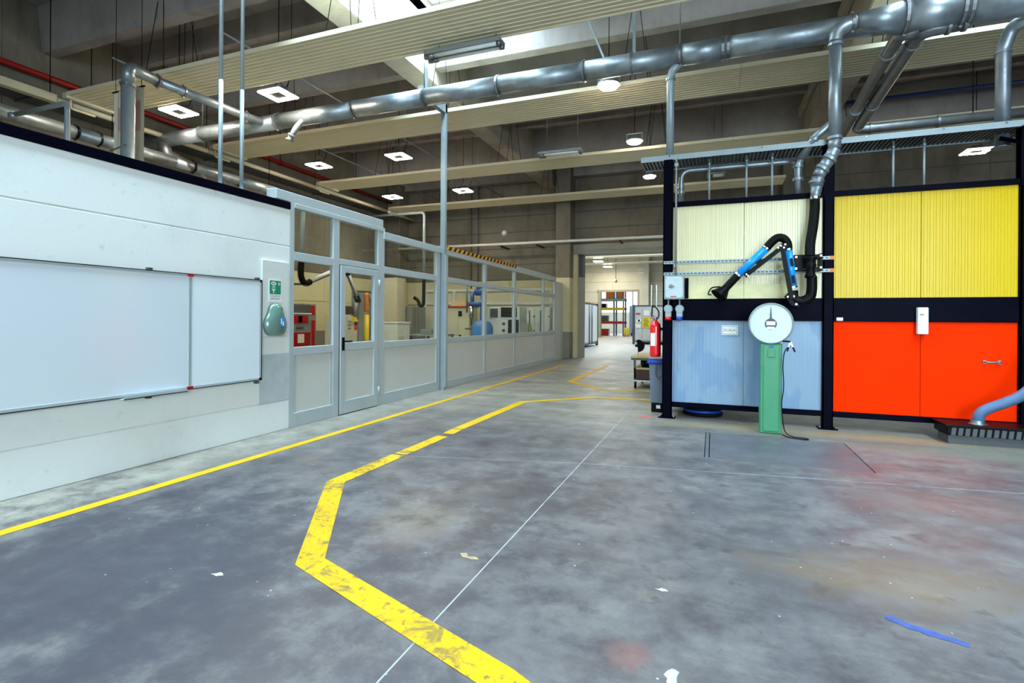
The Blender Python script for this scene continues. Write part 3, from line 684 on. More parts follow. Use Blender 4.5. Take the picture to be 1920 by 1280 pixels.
# ---- paired return pipes running back from the trunk
t = thing('air_duct', (2.2, 9.5, 5.0), 'left one of two parallel galvanised pipes running back from trunk', 'duct')
MB().tube(fillet([(2.33, 7.78, 4.97), (2.14, 7.85, 4.97), (2.15, 8.3, 4.97), (2.29, 11.7, 4.99)], 0.1), 0.078, 18).build('pipe', 'galv_dark', t)
for y, x in ((8.35, 2.15), (10.4, 2.235)): clamp_ring(t, (x, y, 4.975), (0.04, 1, 0), 0.078, 'galv', False)
t = thing('air_duct', (2.4, 9.5, 5.0), 'galvanised pipe with elbow running back then right behind booth', 'duct')
MB().tube(fillet([(2.80, 7.80, 4.98), (2.36, 7.80, 4.96), (2.37, 8.3, 4.96), (2.46, 11.42, 4.96), (7.5, 11.42, 4.96)], 0.14), 0.086, 18).build('pipe', 'galv_dark', t)
for p, ax in (((2.62, 7.80, 4.97), (1, 0, 0)), ((2.78, 7.80, 4.98), (1, 0, 0)), ((2.365, 8.12, 4.96), (0, 1, 0)), ((2.42, 10.2, 4.96), (0, 1, 0)), ((2.46, 11.2, 4.96), (0, 1, 0)), ((2.68, 11.42, 4.96), (1, 0, 0)), ((3.7, 11.42, 4.96), (1, 0, 0))):
    clamp_ring(t, p, ax, 0.086, 'galv_dark', False)
MB().tube([(4.2, 11.42, 5.04), (4.2, 11.42, 6.95)], 0.008, 6).build('hanger_rod', 'black', t)
# ---- drops
t = thing('air_duct', (3.31, 8.2, 3.58), 'galvanised drop pipe passing through the walkway tray at right', 'duct')
MB().tube(fillet([(3.55, 7.85, 5.02), (3.36, 8.12, 4.98), (3.31, 8.2, 4.75), (3.31, 8.2, 3.56)], 0.12), 0.075, 20).build('pipe', 'galv', t)
clamp_ring(t, (3.31, 8.2, 4.72), (0, 0, 1), 0.075, 'galv', False); MB().lathe((3.31, 8.2, 3.56), (0, 0, -1), [(0.075, 0), (0.11, 0), (0.11, 0.015), (0.075, 0.015)], 20).build('flange', 'galv', t)
t = thing('air_duct', (-0.62, 8.2, 3.76), 'slim galvanised drop pipe above the black corner post', 'duct')
MB().tube(fillet([(-0.48, 8.2, 5.22), (-0.60, 8.2, 5.13), (-0.62, 8.2, 5.0), (-0.62, 8.2, 3.765)], 0.1), 0.055, 18).build('pipe', 'galv_paint', t)
clamp_ring(t, (-0.62, 8.2, 5.0), (0, 0, 1), 0.055, 'galv', False)
t = thing('air_duct', (0.3, 8.15, 3.1), 'thin galvanised pipe bending above the cream booth panel', 'duct')
MB().tube(fillet([(-0.456, 8.15, 3.09), (-0.456, 8.15, 3.6), (0.98, 8.15, 3.6), (1.05, 8.02, 3.52)], 0.14), 0.038, 14).build('pipe', 'galv', t)
for z in (3.36, 3.28): clamp_ring(t, (-0.456, 8.15, z), (0, 0, 1), 0.038, 'galv', False)

# ---- tall extraction pipe left, over the low wall
t = thing('air_duct', (-8.5, 5.49, 0), 'galvanised pipe rising behind white wall and bending into the duct', 'duct')
MB().tube([(-8.5, 5.49, 0.0), (-8.5, 5.49, 5.05)], 0.092, 20).build('riser', 'galv_paint', t)
MB().tube(fillet([(-8.5, 5.49, 5.05), (-8.5, 5.49, 5.27), (-8.5, 5.95, 5.24)], 0.2), [0.092] * 9 + [0.085], 20).build('elbow', 'galv', t)
MB().tube([(-8.5, 5.95, 5.24), (-8.5, 7.7, 5.30), (-8.5, 8.12, 5.33)], 0.074, 20).build('pipe', 'galv', t)
clamp_ring(t, (-8.5, 5.49, 4.98), (0, 0, 1), 0.09, 'galv_dark'); clamp_ring(t, (-8.5, 5.95, 5.24), (0, 1, 0.03), 0.085); clamp_ring(t, (-8.5, 6.4, 5.255), (0, 1, 0.03), 0.076); clamp_ring(t, (-8.5, 7.7, 5.30), (0, 1, 0.05), 0.076, 'galv')
MB().tube([(-8.95, 5.52, 4.02), (-8.4, 5.40, 4.02)], 0.012, 8).build('pipe_bracket', 'galv_dark', t)
t = thing('vent_pipe', (-9, 4.95, 0), 'short grey vent pipe with side branch behind white wall', 'pipe')
MB().tube(fillet([(-9, 4.95, 0.0), (-9, 4.95, 4.57), (-10.35, 4.95, 4.57)], 0.12), 0.037, 14).build('pipe', 'galv_paint', t)
MB().lathe((-10.35, 4.95, 4.60), (0, 0, -1), [(0.05, 0), (0.07, 0.02), (0.07, 0.08), (0.04, 0.10)], 14).build('outlet', 'galv', t)
# banner
t = thing('banner', (-9.3, 6.0, 2.4), 'pale cloth banner with faded red print hanging on a rod', 'banner')
MB().tube([(-9.68, 6.0, 5.24), (-8.88, 6.0, 5.24)], 0.014, 8).build('rod', 'black', t)
pts = [(-9.64 + 0.72 * i / 18, 6.0 + 0.03 * math.sin(i * 1.1), 5.23) for i in range(19)]
MB().strip(pts, (0, 0, -2.83), True).build('cloth', 'banner', t)
for (a, b, z0, z1) in ((3, 6, 4.55, 4.95), (12, 17, 4.5, 5.0)):
    q = [(p[0], p[1] - 0.006, z1) for p in pts[a:b + 1]]; MB().strip(q, (0, 0, z0 - z1), True).build('print', 'banner_print', t)
for x in (-9.6, -8.95): MB().tube([(x, 6.0, 5.25), (x, 6.0, 7.5)], 0.005, 6).build('cord', 'black', t)

# ---- steel tubes standing on the white wall and the pole carrying the duct
for y, l in ((4.28, 'left one of two thin galvanised tubes above white wall'), (4.56, 'right one of two thin galvanised tubes above white wall')):
    t = thing('hanger_tube', (-5.1, y, 2.85), l, 'tube', 'thin tubes standing on the white wall')
    MB().tube([(-5.1, y, 2.85), (-5.1, y, 4.02)], 0.023, 12).build('tube', 'galv_paint', t); MB().tube([(-5.1, y, 4.02), (-5.1, y, 7.5)], 0.021, 12).build('tube', 'galv_paint', t)
    MB().box(-5.16, y - 0.05, 2.85, -5.04, y + 0.05, 2.858).build('foot_plate', 'galv_paint', t)
t = thing('support_pole', (-4.95, 9.2, 0), 'tall grey steel channel pole rising from the glazed partition', 'pole')
MB().box(-5.03, 9.17, 0, -4.93, 9.25, 5.62).build('channel', 'galv_paint', t, bevel=0.004)
MB().box(-4.93, 9.19, 0.06, -4.915, 9.23, 2.66).build('cover_strip', 'alu', t); MB().box(-5.03, 8.3, 5.44, -4.93, 9.25, 5.62).build('bracket_arm', 'galv_paint', t)

# ---- pipes and trunking along the outer wall
t = thing('sprinkler_pipe', (-12.3, 8, 6.08), 'red water pipe running high along the outer wall', 'pipe')
MB().tube([(-12.3, -5, 6.1), (-12.3, 18.8, 6.1)], 0.06, 14).build('pipe', 'red_pipe', t)
for y in (2.0, 7.2, 12.4, 16.0): clamp_ring(t, (-12.3, y, 6.1), (0, 1, 0), 0.06, 'dark_red'); MB().tube([(-12.3, y, 6.16), (-12.3, y, 7.5)], 0.01, 6).build('hanger_rod', 'black', t)
MB().tube([(-12.3, 18.6, 6.1), (-12.3, 18.6, 0.9)], 0.05, 12).build('drop_pipe', 'red_pipe', t)
t = thing('heating_manifold', (-11.42, 8, 5.36), 'cream pipe and cable trunking linking the heater panel ends', 'trunking')
MB().box(-11.55, -2, 5.36, -11.40, 6.1, 5.5).build('trunking', 'trunking', t)
for a, b in ((6.1, 9.2), (9.2, 12.9), (12.9, 16.7), (16.7, 18.6)): MB().tube([(-11.42, a, 5.40), (-11.42, b, 5.40)], 0.055, 12).build('pipe', 'trunking', t)
for y in (1.0, 6.0, 9.2, 12.9, 16.7): MB().tube([(-11.42, y, 5.4), (-11.42, y, 7.5)], 0.008, 6).build('hanger_rod', 'black', t)
t = thing('cable_tray', (-12.2, 8, 5.55), 'dark cable tray along the outer wall below red pipe', 'tray')
MB().box(-12.45, -5, 5.52, -12.0, 18.5, 5.54).box(-12.45, -5, 5.54, -12.44, 18.5, 5.62).box(-12.01, -5, 5.54, -12.0, 18.5, 5.62).build('tray', 'dark_grey', t)
MB().tube([(-12.2, -5, 5.57), (-12.2, 18.5, 5.57)], 0.04, 8).tube([(-12.3, -5, 5.56), (-12.3, 18.5, 5.56)], 0.03, 8).build('cables', 'black', t)
for y in (2, 6, 10, 14): MB().bar((-12.5, y, 5.50), (-12.0, y, 5.50), 0.04, 0.03).build('bracket', 'dark_grey', t)
# wall pipe on the back wall
t = thing('wall_pipe', (-3.8, 18.55, 4.13), 'pale horizontal pipe fixed along the back wall above opening', 'pipe')
MB().tube([(-11.8, 18.12, 4.18), (3.5, 18.12, 4.18)], 0.05, 12).build('pipe', 'offwhite', t)
for x in (-10, -7.4, -6.0, -3.0, 0.5): MB().bar((x, 18.15, 4.1), (x, 19.0, 4.1), 0.04, 0.05).build('bracket', 'black', t)
t = thing('service_pipe', (5, 16, 7.1), 'thin blue pipe under the roof behind the booth', 'pipe')
MB().tube([(3.0, 15.6, 6.98), (12.5, 15.6, 6.98)], 0.05, 10).build('pipe', 'blue_pipe', t)
for x in (4, 8): MB().tube([(x, 15.6, 7.02), (x, 15.6, 7.5)], 0.01, 6).build('hanger_rod', 'black', t)
t = thing('drain_pipe', (-11.6, 15.6, 0), 'grey pipe bending down by the far room corner', 'pipe')
MB().tube(fillet([(-12.5, 16.5, 5.2), (-9.7, 16.5, 5.2), (-9.7, 16.5, 2.9)], 0.15), 0.05, 12).build('pipe', 'galv_paint', t)
MB().tube(spline([(-9.7, 16.5, 2.92), (-9.7, 16.5, 2.2), (-9.72, 16.5, 1.9), (-9.85, 16.5, 1.86), (-9.95, 16.5, 2.05), (-10.1, 16.5, 2.15)], 6), 0.06, 12).build('hose', 'rubber', t)

# ---- LED lamps
def led_square(loc, label):
    x, y, z = loc
    t = thing('led_lamp', loc, label, 'lamp', 'square led high bay lamps')
    m = MB()
    for (a, b, c, d) in ((-.25, -.24, .25, -.12), (-.25, .12, .25, .24), (-.25, -.12, -.13, .12), (.13, -.12, .25, .12)): m.box(x + a, y + b, z, x + c, y + d, z + .02)
    m.build('led_ring', 'lamp', t)
    MB().box(x - .26, y - .25, z + .02, x + .26, y + .25, z + .05).build('housing', 'grey', t, bevel=.008)
    MB().box(x - .13, y - .12, z + .004, x + .13, y + .12, z + .02).box(x - .1, y - .1, z + .05, x + .1, y + .1, z + .13).build('driver_box', 'dark_grey', t)
    MB().bar((x - .2, y, z + .05), (x, y, z + .28), .03, .006).bar((x + .2, y, z + .05), (x, y, z + .28), .03, .006).build('bracket', 'grey', t)
    MB().tube([(x, y, z + .26), (x, y, 6.6 if abs(y - 9.8) < .3 else 7.5)], .008, 6).build('rod', 'black', t)
    return t
p = led_square((-7.5, 7.5, 5.48), 'square led lamp nearest the two thin tubes, right of its pair')
for (x, y), l in (((-10.0, 7.44), 'square led lamp beside the banner and tall pipe'), ((-9.95, 11.38), 'square led lamp left of the support pole, second row, outer side'),
                  ((-7.47, 11.42), 'square led lamp left of the support pole, second row, inner side'), ((-7.5, 15.16), 'square led lamp right of the support pole, far row'),
                  ((-10.15, 15.17), 'square led lamp in far room corner above glass partition'), ((5.85, 15.72), 'square led lamp glowing above the yellow booth panel')):
    copy_tree(p, (x + 7.5, y - 7.5, 0), l)
def led_round(loc, label):
    x, y, z = loc
    t = thing('round_lamp', loc, label, 'lamp', 'round high bay lamps over the aisle')
    MB().lathe((x, y, z), (0, 0, 1), [(.15, 0), (.16, .02), (.15, .035)], 24).build('lens', 'lamp', t)
    MB().lathe((x, y, z + .035), (0, 0, 1), [(.19, 0), (.19, .03), (.12, .06), (.09, .13)], 24).build('housing', 'galv_paint', t)
    MB().bar((x - .18, y, z + .06), (x - .18, y, z + .22), .03, .01).bar((x + .18, y, z + .06), (x + .18, y, z + .22), .03, .01).bar((x - .19, y, z + .22), (x + .19, y, z + .22), .03, .012).build('bracket', 'chrome', t)
    MB().tube([(x, y, z + .22), (x, y, 7.5)], .007, 6).build('rod', 'black', t)
    return t
p = led_round((-1.68, 8.9, 5.33), 'round bright high bay lamp nearest, below the long duct')
copy_tree(p, (-0.05, 3.5, 0.17), 'round high bay lamp over aisle, middle of the three'); copy_tree(p, (-0.06, 6.67, 0.17), 'round high bay lamp over aisle, just above walkway tray end')
for x in (-10.0, -7.5):
    t = thing('lamp_conduit', (x, 12, 5.9), 'thin grey conduit over the %s row of square lamps' % ('outer' if x < -9 else 'inner'), 'conduit', 'lamp conduits')
    MB().tube([(x + .3, 6, 5.85), (x + .3, 18.5, 5.85)], .016, 8).build('conduit', 'grey', t)
    for y in (7.5, 11.4, 15.2): MB().tube([(x + .3, y, 5.85), (x + .3, y, 7.5)], .006, 6).tube(spline([(x + .3, y, 5.85), (x + .2, y, 5.62), (x + .05, y, 5.64)], 4), .008, 6).build('drop', 'black', t)
# unlit fluorescent battens
def batten(x0, x1, y, z, label):
    t = thing('fluorescent_batten', ((x0 + x1) / 2, y, z), label, 'lamp', 'unlit fluorescent battens')
    MB().box(x0, y - .11, z + .05, x1, y + .11, z + .11).build('housing', 'grey', t, bevel=.006)
    for s in (-.06, .06): MB().tube([(x0 + .14, y + s, z + .03), (x1 - .05, y + s, z + .03)], .03, 12).build('tube', 'offwhite', t); MB().tube([(x0, y + s, z + .03), (x0 + .16, y + s, z + .03)], .04, 12).build('end_holder', 'galv_dark', t); MB().tube([(x1 - .06, y + s, z + .03), (x1, y + s, z + .03)], .036, 12).build('end_holder', 'galv_dark', t)
    for x in (x0 + .2, x1 - .1): MB().tube([(x, y, z + .11), (x, y, 7.5)], .006, 6).build('wire', 'galv_dark', t)
batten(-4.08, -2.85, 6.99, 5.30, 'unlit twin fluorescent batten below the nearest heating panel'); batten(-3.98, -2.92, 12.16, 5.32, 'unlit fluorescent batten between the aisle lamps and the girder')
batten(-0.2, 0.3, 15.9, 5.45, 'small unlit fluorescent batten seen above the cream panel')
# next hall lamps
for (x, y), l in (((-7.45, 36.1), 'bright lamp in next hall, nearer of two'), ((-7.5, 39.9), 'bright lamp in next hall, farther of two')):
    t = thing('hall_lamp', (x, y, 5.4), l, 'lamp', 'lamps of the next hall')
    MB().box(x - .28, y - .28, 5.40, x + .28, y + .28, 5.43).build('led_panel', 'lamp', t); MB().box(x - .3, y - .3, 5.43, x + .3, y + .3, 5.5).build('housing', 'grey', t)
    MB().tube([(x, y, 5.5), (x, y, 7.2)], .01, 6).build('rod', 'black', t)

# ================================================================== COLOURED BOOTH
bo = thing('paint_booth', (1.4, 9.5, 0), 'booth of cream, yellow, blue and orange panels in black frame', 'booth')
YP = 7.90
for x0, x1 in ((-0.68, -0.55), (1.335, 1.455), (3.345, 3.50)):
    m = MB().box(x0, 7.84, 0, x1, 7.862, 3.70).box(x0, 7.955, 0, x1, 7.975, 3.70).box((x0 + x1) / 2 - .012, 7.86, 0, (x0 + x1) / 2 + .012, 7.957, 3.70)
    m.box(x0, 7.84, 0, x0 + .012, 7.975, 3.0).box(x1 - .012, 7.84, 0, x1, 7.975, 3.0)
    po = m.build('post', 'black_steel', bo)
    MB().box(x0 - .05, 7.80, 0, x1 + .05, 8.0, 0.012).build('foot_plate', 'black_steel', po)
    for dx in (x0 - .03, x1 + .03): MB().lathe((dx, 7.84, .012), (0, 0, 1), [(.014, 0), (.014, .02), (.008, .03)], 8).build('anchor_bolt', 'galv_dark', po)
for x0, x1 in ((-0.55, 1.335), (1.455, 3.345)):
    MB().box(x0, 7.86, 3.02, x1, 7.95, 3.09).build('top_rail', 'black_steel', bo, bevel=.004)
    MB().box(x0, 7.872, 1.40, x1, 7.94, 1.703).build('middle_band', 'black_steel', bo, bevel=.004)
    MB().box(x0, 7.865, 0.16, x1, 7.95, 0.232).build('bottom_rail', 'black_steel', bo, bevel=.004)
def ribbed_panel(x0, x1, z0, z1, mat, label, pitch=.058, amp=.007, duty=.5):
    pts = []; x = x0 + .003
    n = max(1, round((x1 - x0 - .006) / pitch)); p = (x1 - x0 - .006) / n
    for i in range(n):
        a = x + i * p; pts += [(a, YP, z0), (a + p * .30, YP, z0), (a + p * .40, YP - amp, z0), (a + p * .90, YP - amp, z0)]
    pts.append((x1 - .003, YP, z0))
    m = MB().strip(pts, (0, 0, z1 - z0)); m.box(x0 + .003, YP + .004, z0, x1 - .003, YP + .04, z1)
    return m.build('panel', mat, bo, label)
for x0, x1, up, lo, lu, ll in ((-0.55, 0.39, 'cream_panel', 'blue_panel', 'cream corrugated panel', 'light blue panel'), (0.39, 1.335, 'cream_panel', 'blue_panel', 'cream corrugated panel', 'light blue panel'),
                       (1.455, 2.40, 'yellow_panel', 'red_panel', 'bright yellow corrugated panel', 'orange red panel'), (2.40, 3.345, 'yellow_panel', 'red_panel', 'bright yellow corrugated panel', 'orange red door panel')):
    ribbed_panel(x0, x1, 1.703, 3.02, up, lu, .062, .005 if up == 'cream_panel' else .0025)
    lp = ribbed_panel(x0, x1, 0.232, 1.40, lo, ll, .048, .0009 if lo == 'blue_panel' else .0002)
    if x0 == 2.40:
        h = MB().tube(spline([(3.03, 7.89, .927), (3.03, 7.855, .927), (3.05, 7.845, .927), (3.15, 7.845, .927), (3.17, 7.855, .927), (3.17, 7.89, .927)], 4), .009, 8); h.cbox((3.03, 7.892, .927), (.03, .01, .045)).cbox((3.17, 7.892, .927), (.03, .01, .045))
        h.build('pull_handle', 'galv_dark', lp)
# repaired lower strip on the cream panels
for x0, x1, z0, z1 in ((-0.36, .388, 1.705, 1.90), (.392, .98, 1.705, 1.90)): MB().box(x0, 7.884, z0, x1, 7.891, z1).build('patch_sheet', plain('cream_patch', rgb(232, 222, 166), .45), bo)
# side and back walls of the booth (dark sheet)
MB().box(-.575, 7.98, .16, -.555, 12.0, 3.05).build('side_wall', 'black_steel', bo); MB().box(3.40, 7.98, .16, 3.42, 12.0, 3.05).build('side_wall', 'black_steel', bo)
MB().box(-.575, 12.0, .16, 3.42, 12.02, 3.05).build('back_wall', 'alu_panel', bo)
for x in (-.62, 3.43): MB().box(x - .05, 11.95, 0, x + .05, 12.05, 3.1).build('post', 'black_steel', bo)
# small label at the orange panel
MB().box(1.492, 7.868, 1.41, 1.564, 7.8715, 1.45).build('name_plate', 'white', bo)

# ---- walkway tray over the booth
t = thing('walkway_tray', (2, 8.1, 3.68), 'galvanised corrugated tray shelf over the booth, on thin rods', 'tray')
MB().box(-1.0, 7.84, 3.69, 5.5, 7.855, 3.765).box(-1.0, 7.855, 3.75, 5.5, 7.90, 3.765).build('front_lip', 'galv_paint', t)
MB().box(-1.0, 8.36, 3.69, 5.5, 8.375, 3.765).build('back_lip', 'galv_paint', t)
pts = []; n = 130
for i in range(n):
    a = -1.0 + 6.5 * i / n; p_ = 6.5 / n; pts += [(a, 7.855, 3.70), (a + p_ * .3, 7.855, 3.70), (a + p_ * .5, 7.855, 3.73), (a + p_ * .8, 7.855, 3.73)]
MB().strip(pts, (0, .505, 0)).build('corrugated_sheet', 'galv_dark', t)
for x in (-.065, .42, .74, 2.13, 2.455): MB().tube([(x, 8.0, 3.09), (x, 8.0, 3.70)], .014, 10).build('rod', 'galv_paint', t); 
for x in (-.066, .42, .74, 2.13, 2.455): MB().tube([(x, 8.0, 3.60), (x, 8.0, 3.66)], .02, 8).build('rod_nut', 'galv', t)
for x in (-.6, .6, 1.8, 2.6, 3.2): MB().cbox((x, 7.838, 3.745), (.02, .012, .02)).build('bolt_head', 'chrome', t)
MB().bar((3.42, 7.9, 3.50), (3.25, 8.1, 3.64), .05, .05).build('knee_brace', 'black_steel', t)

# ---- perforated strut rails
for z, l in ((2.22, 'upper perforated steel strut rail across the cream panel'), (2.058, 'lower perforated steel strut rail across the cream panel')):
    t = thing('strut_rail', (.4, 7.84, z), l, 'rail', 'perforated strut rails')
    MB().box(-.665, 7.795, z - .021, 1.445, 7.839, z + .021).build('channel', 'galv_paint', t)
    m = MB()
    for i in range(42):
        x = -.65 + i * .05; m.box(x, 7.793, z - .008, x + .03, 7.796, z + .008)
    m.build('slots', 'dark_grey', t, None, None, None, 'stuff')
    MB().box(1.40, 7.790, z - .024, 1.447, 7.84, z + .024).build('end_cap', 'orange', t, 'orange plastic end cap')

# ---- fume extraction arm
t = thing('extraction_arm', (1.15, 7.6, 1.6), 'black and bright blue jointed fume extraction arm', 'extraction arm')
pth, rad = ribbed(spline([(1.215, 7.75, 2.99), (1.215, 7.74, 2.85), (1.19, 7.70, 2.62), (1.155, 7.66, 2.40), (1.145, 7.62, 2.22)], 8), .058, .06, .022)
MB().tube(pth, rad, 18).build('flexible_hose', 'rubber', t)
br = MB().box(.97, 7.70, 2.05, 1.12, 7.795, 2.26).build('wall_bracket', 'black', t, bevel=.006)
MB().box(1.12, 7.62, 2.20, 1.28, 7.79, 2.25).box(1.12, 7.62, 2.05, 1.28, 7.79, 2.09).box(1.255, 7.60, 2.04, 1.285, 7.79, 2.26).build('yoke', 'black', br)
for x in (1.0, 1.10, 1.265): MB().cbox((x, 7.60 if x > 1.2 else 7.695, 2.23), (.022, .012, .022)).cbox((x, 7.60 if x > 1.2 else 7.695, 2.08), (.022, .012, .022)).build('bolt', 'chrome', br)
MB().lathe((1.15, 7.6, 2.22), (0, 0, -1), [(.07, 0), (.075, .02), (.06, .05), (.06, .09), (.072, .11), (.05, .15), (.055, .22), (.066, .24), (.066, .27)], 22).build('swivel', 'black', t)
MB().tube(spline([(1.165, 7.6, 1.97), (1.165, 7.6, 1.80), (1.14, 7.6, 1.70), (1.05, 7.6, 1.655), (.97, 7.6, 1.68), (.952, 7.6, 1.79)], 7), [.062] * 20 + [.060] * 16, 20).build('lower_elbow', 'black', t)
MB().prism([(.86, 7.56, 1.72), (.93, 7.56, 1.60), (1.02, 7.56, 1.58), (.99, 7.56, 1.76), (.93, 7.56, 1.80)], (0, -.012, 0)).prism([(.86, 7.64, 1.72), (.93, 7.64, 1.60), (1.02, 7.64, 1.58), (.99, 7.64, 1.76), (.93, 7.64, 1.80)], (0, .012, 0)).build('joint_plate', 'black', t)
for x, z in ((.89, 1.71), (.955, 1.715), (.985, 1.615)): MB().lathe((x, 7.548, z), (0, -1, 0), [(.012, 0), (.012, .008)], 10).build('bolt', 'chrome', t)
bt = MB().tube([(.953, 7.6, 1.84), (.895, 7.6, 2.315)], .050, 24).build('lower_tube', 'arm_blue', t, 'bright blue tube')
for p_ in ((.953, 1.835), (.895, 2.32)): MB().ring((p_[0], 7.6, p_[1]), (-.12, 0, 1), .050, .02, .005).build('tube_clip', 'chrome', bt)
MB().tube(spline([(.895, 7.6, 2.31), (.885, 7.6, 2.40), (.84, 7.6, 2.465), (.77, 7.6, 2.475), (.70, 7.6, 2.42), (.63, 7.6, 2.335)], 7), .053, 20).build('elbow_hose', 'rubber', t)
bt = MB().tube([(.638, 7.6, 2.345), (.305, 7.6, 2.005)], .050, 24).build('upper_tube', 'arm_blue', t, 'bright blue tube')
for p_ in ((.638, 2.345), (.305, 2.005)): MB().ring((p_[0], 7.6, p_[1]), (.7, 0, .72), .050, .02, .005).build('tube_clip', 'chrome', bt)
MB().bar((.93, 7.53, 1.68), (.815, 7.53, 2.36), .05, .055).build('spring_arm', 'black', t); MB().bar((.83, 7.53, 2.355), (.385, 7.53, 1.985), .05, .055).build('spring_arm', 'black', t)
MB().prism([(.79, 7.50, 2.33), (.86, 7.50, 2.30), (.88, 7.50, 2.37), (.80, 7.50, 2.39)], (0, .09, 0)).build('spring_joint', 'black', t)
for x, z in ((.80, 2.36), (.85, 2.375), (.835, 2.335), (.77, 2.335), (.40, 2.005), (.42, 1.985)): MB().lathe((x, 7.50, z), (0, -1, 0), [(.010, 0), (.010, .008)], 10).build('bolt', 'chrome', t)
for a, b in (((.56, 2.22), (.50, 2.16)), ((.42, 2.08), (.36, 2.02))): MB().bar((a[0] + .02, 7.545, a[1] - .02), (b[0] + .02, 7.545, b[1] - .02), .02, .03).build('tube_bracket', 'black', t)
MB().bar((.925, 7.545, 2.20), (.94, 7.545, 2.10), .03, .03).build('tube_bracket', 'black', t); MB().bar((.945, 7.545, 1.98), (.96, 7.545, 1.88), .03, .03).build('tube_bracket', 'black', t)
pth, rad = ribbed([(.305, 7.6, 2.005), (.21, 7.6, 1.90), (.155, 7.6, 1.835)], .05, .05, .02)
MB().tube(pth, rad, 18).build('nozzle_hose', 'rubber', t)
hd = MB(); ax = V((-.62, -.25, -.74)).normalized(); o = V((.165, 7.6, 1.845))
hd.lathe(o, ax, [(.05, 0), (.055, .03), (.115, .15), (.12, .16), (.11, .16), (.05, .06)], 26).build('suction_hood', 'black', t)
MB().tube(spline([o + ax * .03 + V((-.06, 0, .03)), o + ax * .09 + V((-.13, 0, .06)), o + ax * .16 + V((-.13, 0, .03)), o + ax * .16 + V((-.09, 0, .02))], 5), .009, 8).build('hood_handle', 'black', t)

# ---- switch box, sockets, conduit
t = thing('switch_box', (-.52, 7.82, 1.69), 'grey electrical switch box with lever on the black post', 'switch box')
MB().box(-.655, 7.765, 1.695, -.385, 7.84, 2.03).build('enclosure', 'galv_paint', t, bevel=.008)
MB().box(-.64, 7.752, 1.712, -.40, 7.766, 2.013).build('lid', plain('pale_grey_plastic', rgb(190, 204, 206), .4), t, bevel=.006)
MB().lathe((-.56, 7.752, 1.88), (0, -1, 0), [(.03, 0), (.03, .012)], 16).cbox((-.55, 7.735, 1.88), (.07, .015, .016)).build('lever', 'grey', t)
for x in (-.63, -.41):
    for z in (1.725, 2.0): MB().lathe((x, 7.752, z), (0, -1, 0), [(.009, 0), (.009, .006)], 8).build('screw', 'grey', t)
MB().box(-.565, 7.7505, 1.728, -.53, 7.7525, 1.742).build('red_mark', 'text_red', t); MB().box(-.525, 7.7505, 1.728, -.49, 7.7525, 1.742).build('red_mark', 'text_red', t)
MB().box(-.38, 7.86, 1.71, -.33, 7.872, 2.0).build('back_plate', 'black_steel', t)
for x, col, l in ((-.60, 'red', 'red capped industrial socket under the switch box'), (-.447, 'blue_plastic', 'blue capped industrial socket under the switch box')):
    t = thing('power_socket', (x, 7.8, 1.41), l, 'socket', 'sockets under the switch box')
    MB().tube([(x, 7.815, 1.70), (x, 7.815, 1.60)], .012, 8).build('cable', 'grey', t)
    MB().lathe((x, 7.86, 1.56), (0, -1, 0), [(.058, 0), (.062, .02), (.062, .05), (.05, .075)], 22).build('round_housing', 'galv_paint', t)
    MB().box(x - .042, 7.79, 1.445, x + .042, 7.86, 1.52).build('socket_body', 'galv_paint', t, bevel=.006)
    MB().lathe((x, 7.80, 1.445), (0, -.25, -1), [(.036, 0), (.042, .005), (.042, .04), (.036, .045)], 18).build('cap', col, t)
t = thing('conduit', (-.5, 7.835, 2.03), 'thin grey conduit tube dropping to the switch box', 'conduit')
MB().tube([(-.5, 7.80, 3.70), (-.5, 7.785, 3.0), (-.5, 7.785, 2.03)], .013, 10).build('tube', 'grey', t)
for z in (3.60, 2.17): MB().cbox((-.5, 7.80, z), (.05, .04, .045)).build('junction', 'galv_paint', t)

# ---- signs on the booth
t = thing('scale_sign', (.21, 7.89, 1.20), 'small framed paper sign reading SCALA on the blue panel', 'sign')
MB().box(.108, 7.885, 1.20, .318, 7.897, 1.334).build('sheet', 'paper', t)
m = MB()
for a in ((.12, 1.212, .306, 1.217), (.12, 1.317, .306, 1.322), (.12, 1.212, .125, 1.322), (.301, 1.212, .306, 1.322)): m.box(a[0], 7.883, a[1], a[2], 7.886, a[3])
m.build('printed_border', 'text_blue', t); text_mesh('sign_text', 'SCALA', .052, (.213, 7.8845, 1.267), (1, 0, 0), (0, 0, 1), 'text_blue', t)
t = thing('emergency_light', (2.4, 7.87, 1.25), 'white narrow wall box above the orange panels', 'wall box')
MB().box(2.343, 7.80, 1.25, 2.452, 7.872, 1.578).build('body', 'white', t, bevel=.008); MB().box(2.36, 7.798, 1.48, 2.40, 7.801, 1.50).build('marking', 'grey', t)

# ---- dial scale on the weighing platform
t = thing('dial_scale', (.67, 7.3, 0), 'green column weighing scale with large round white dial', 'scale')
col = MB().box(.552, 7.25, 0, .798, 7.46, 1.12).build('column', 'scale_green', t, bevel=.012)
MB().box(.585, 7.238, .03, .765, 7.252, 1.10).build('front_cover', 'scale_green', col, bevel=.006)
MB().box(.635, 7.228, .95, .715, 7.24, 1.05).build('hatch', 'scale_green', col, bevel=.004); MB().box(.65, 7.232, 1.072, .70, 7.239, 1.09).build('maker_plate', 'blue_plastic', col)
c0 = V((.667, 7.32, 1.368))
hs = MB().lathe(c0 + V((0, .09, 0)), (0, -1, 0), [(.19, 0), (.235, .03), (.252, .06), (.256, .13), (.256, .17), (.242, .185), (.238, .18), (.238, .165)], 48).build('dial_housing', 'grey', t)
MB().lathe(c0 + V((0, -.072, 0)), (0, -1, 0), [(.239, 0), (.239, .004)], 48, False).build('dial_face', 'dial', hs)
yf = c0.y - .077
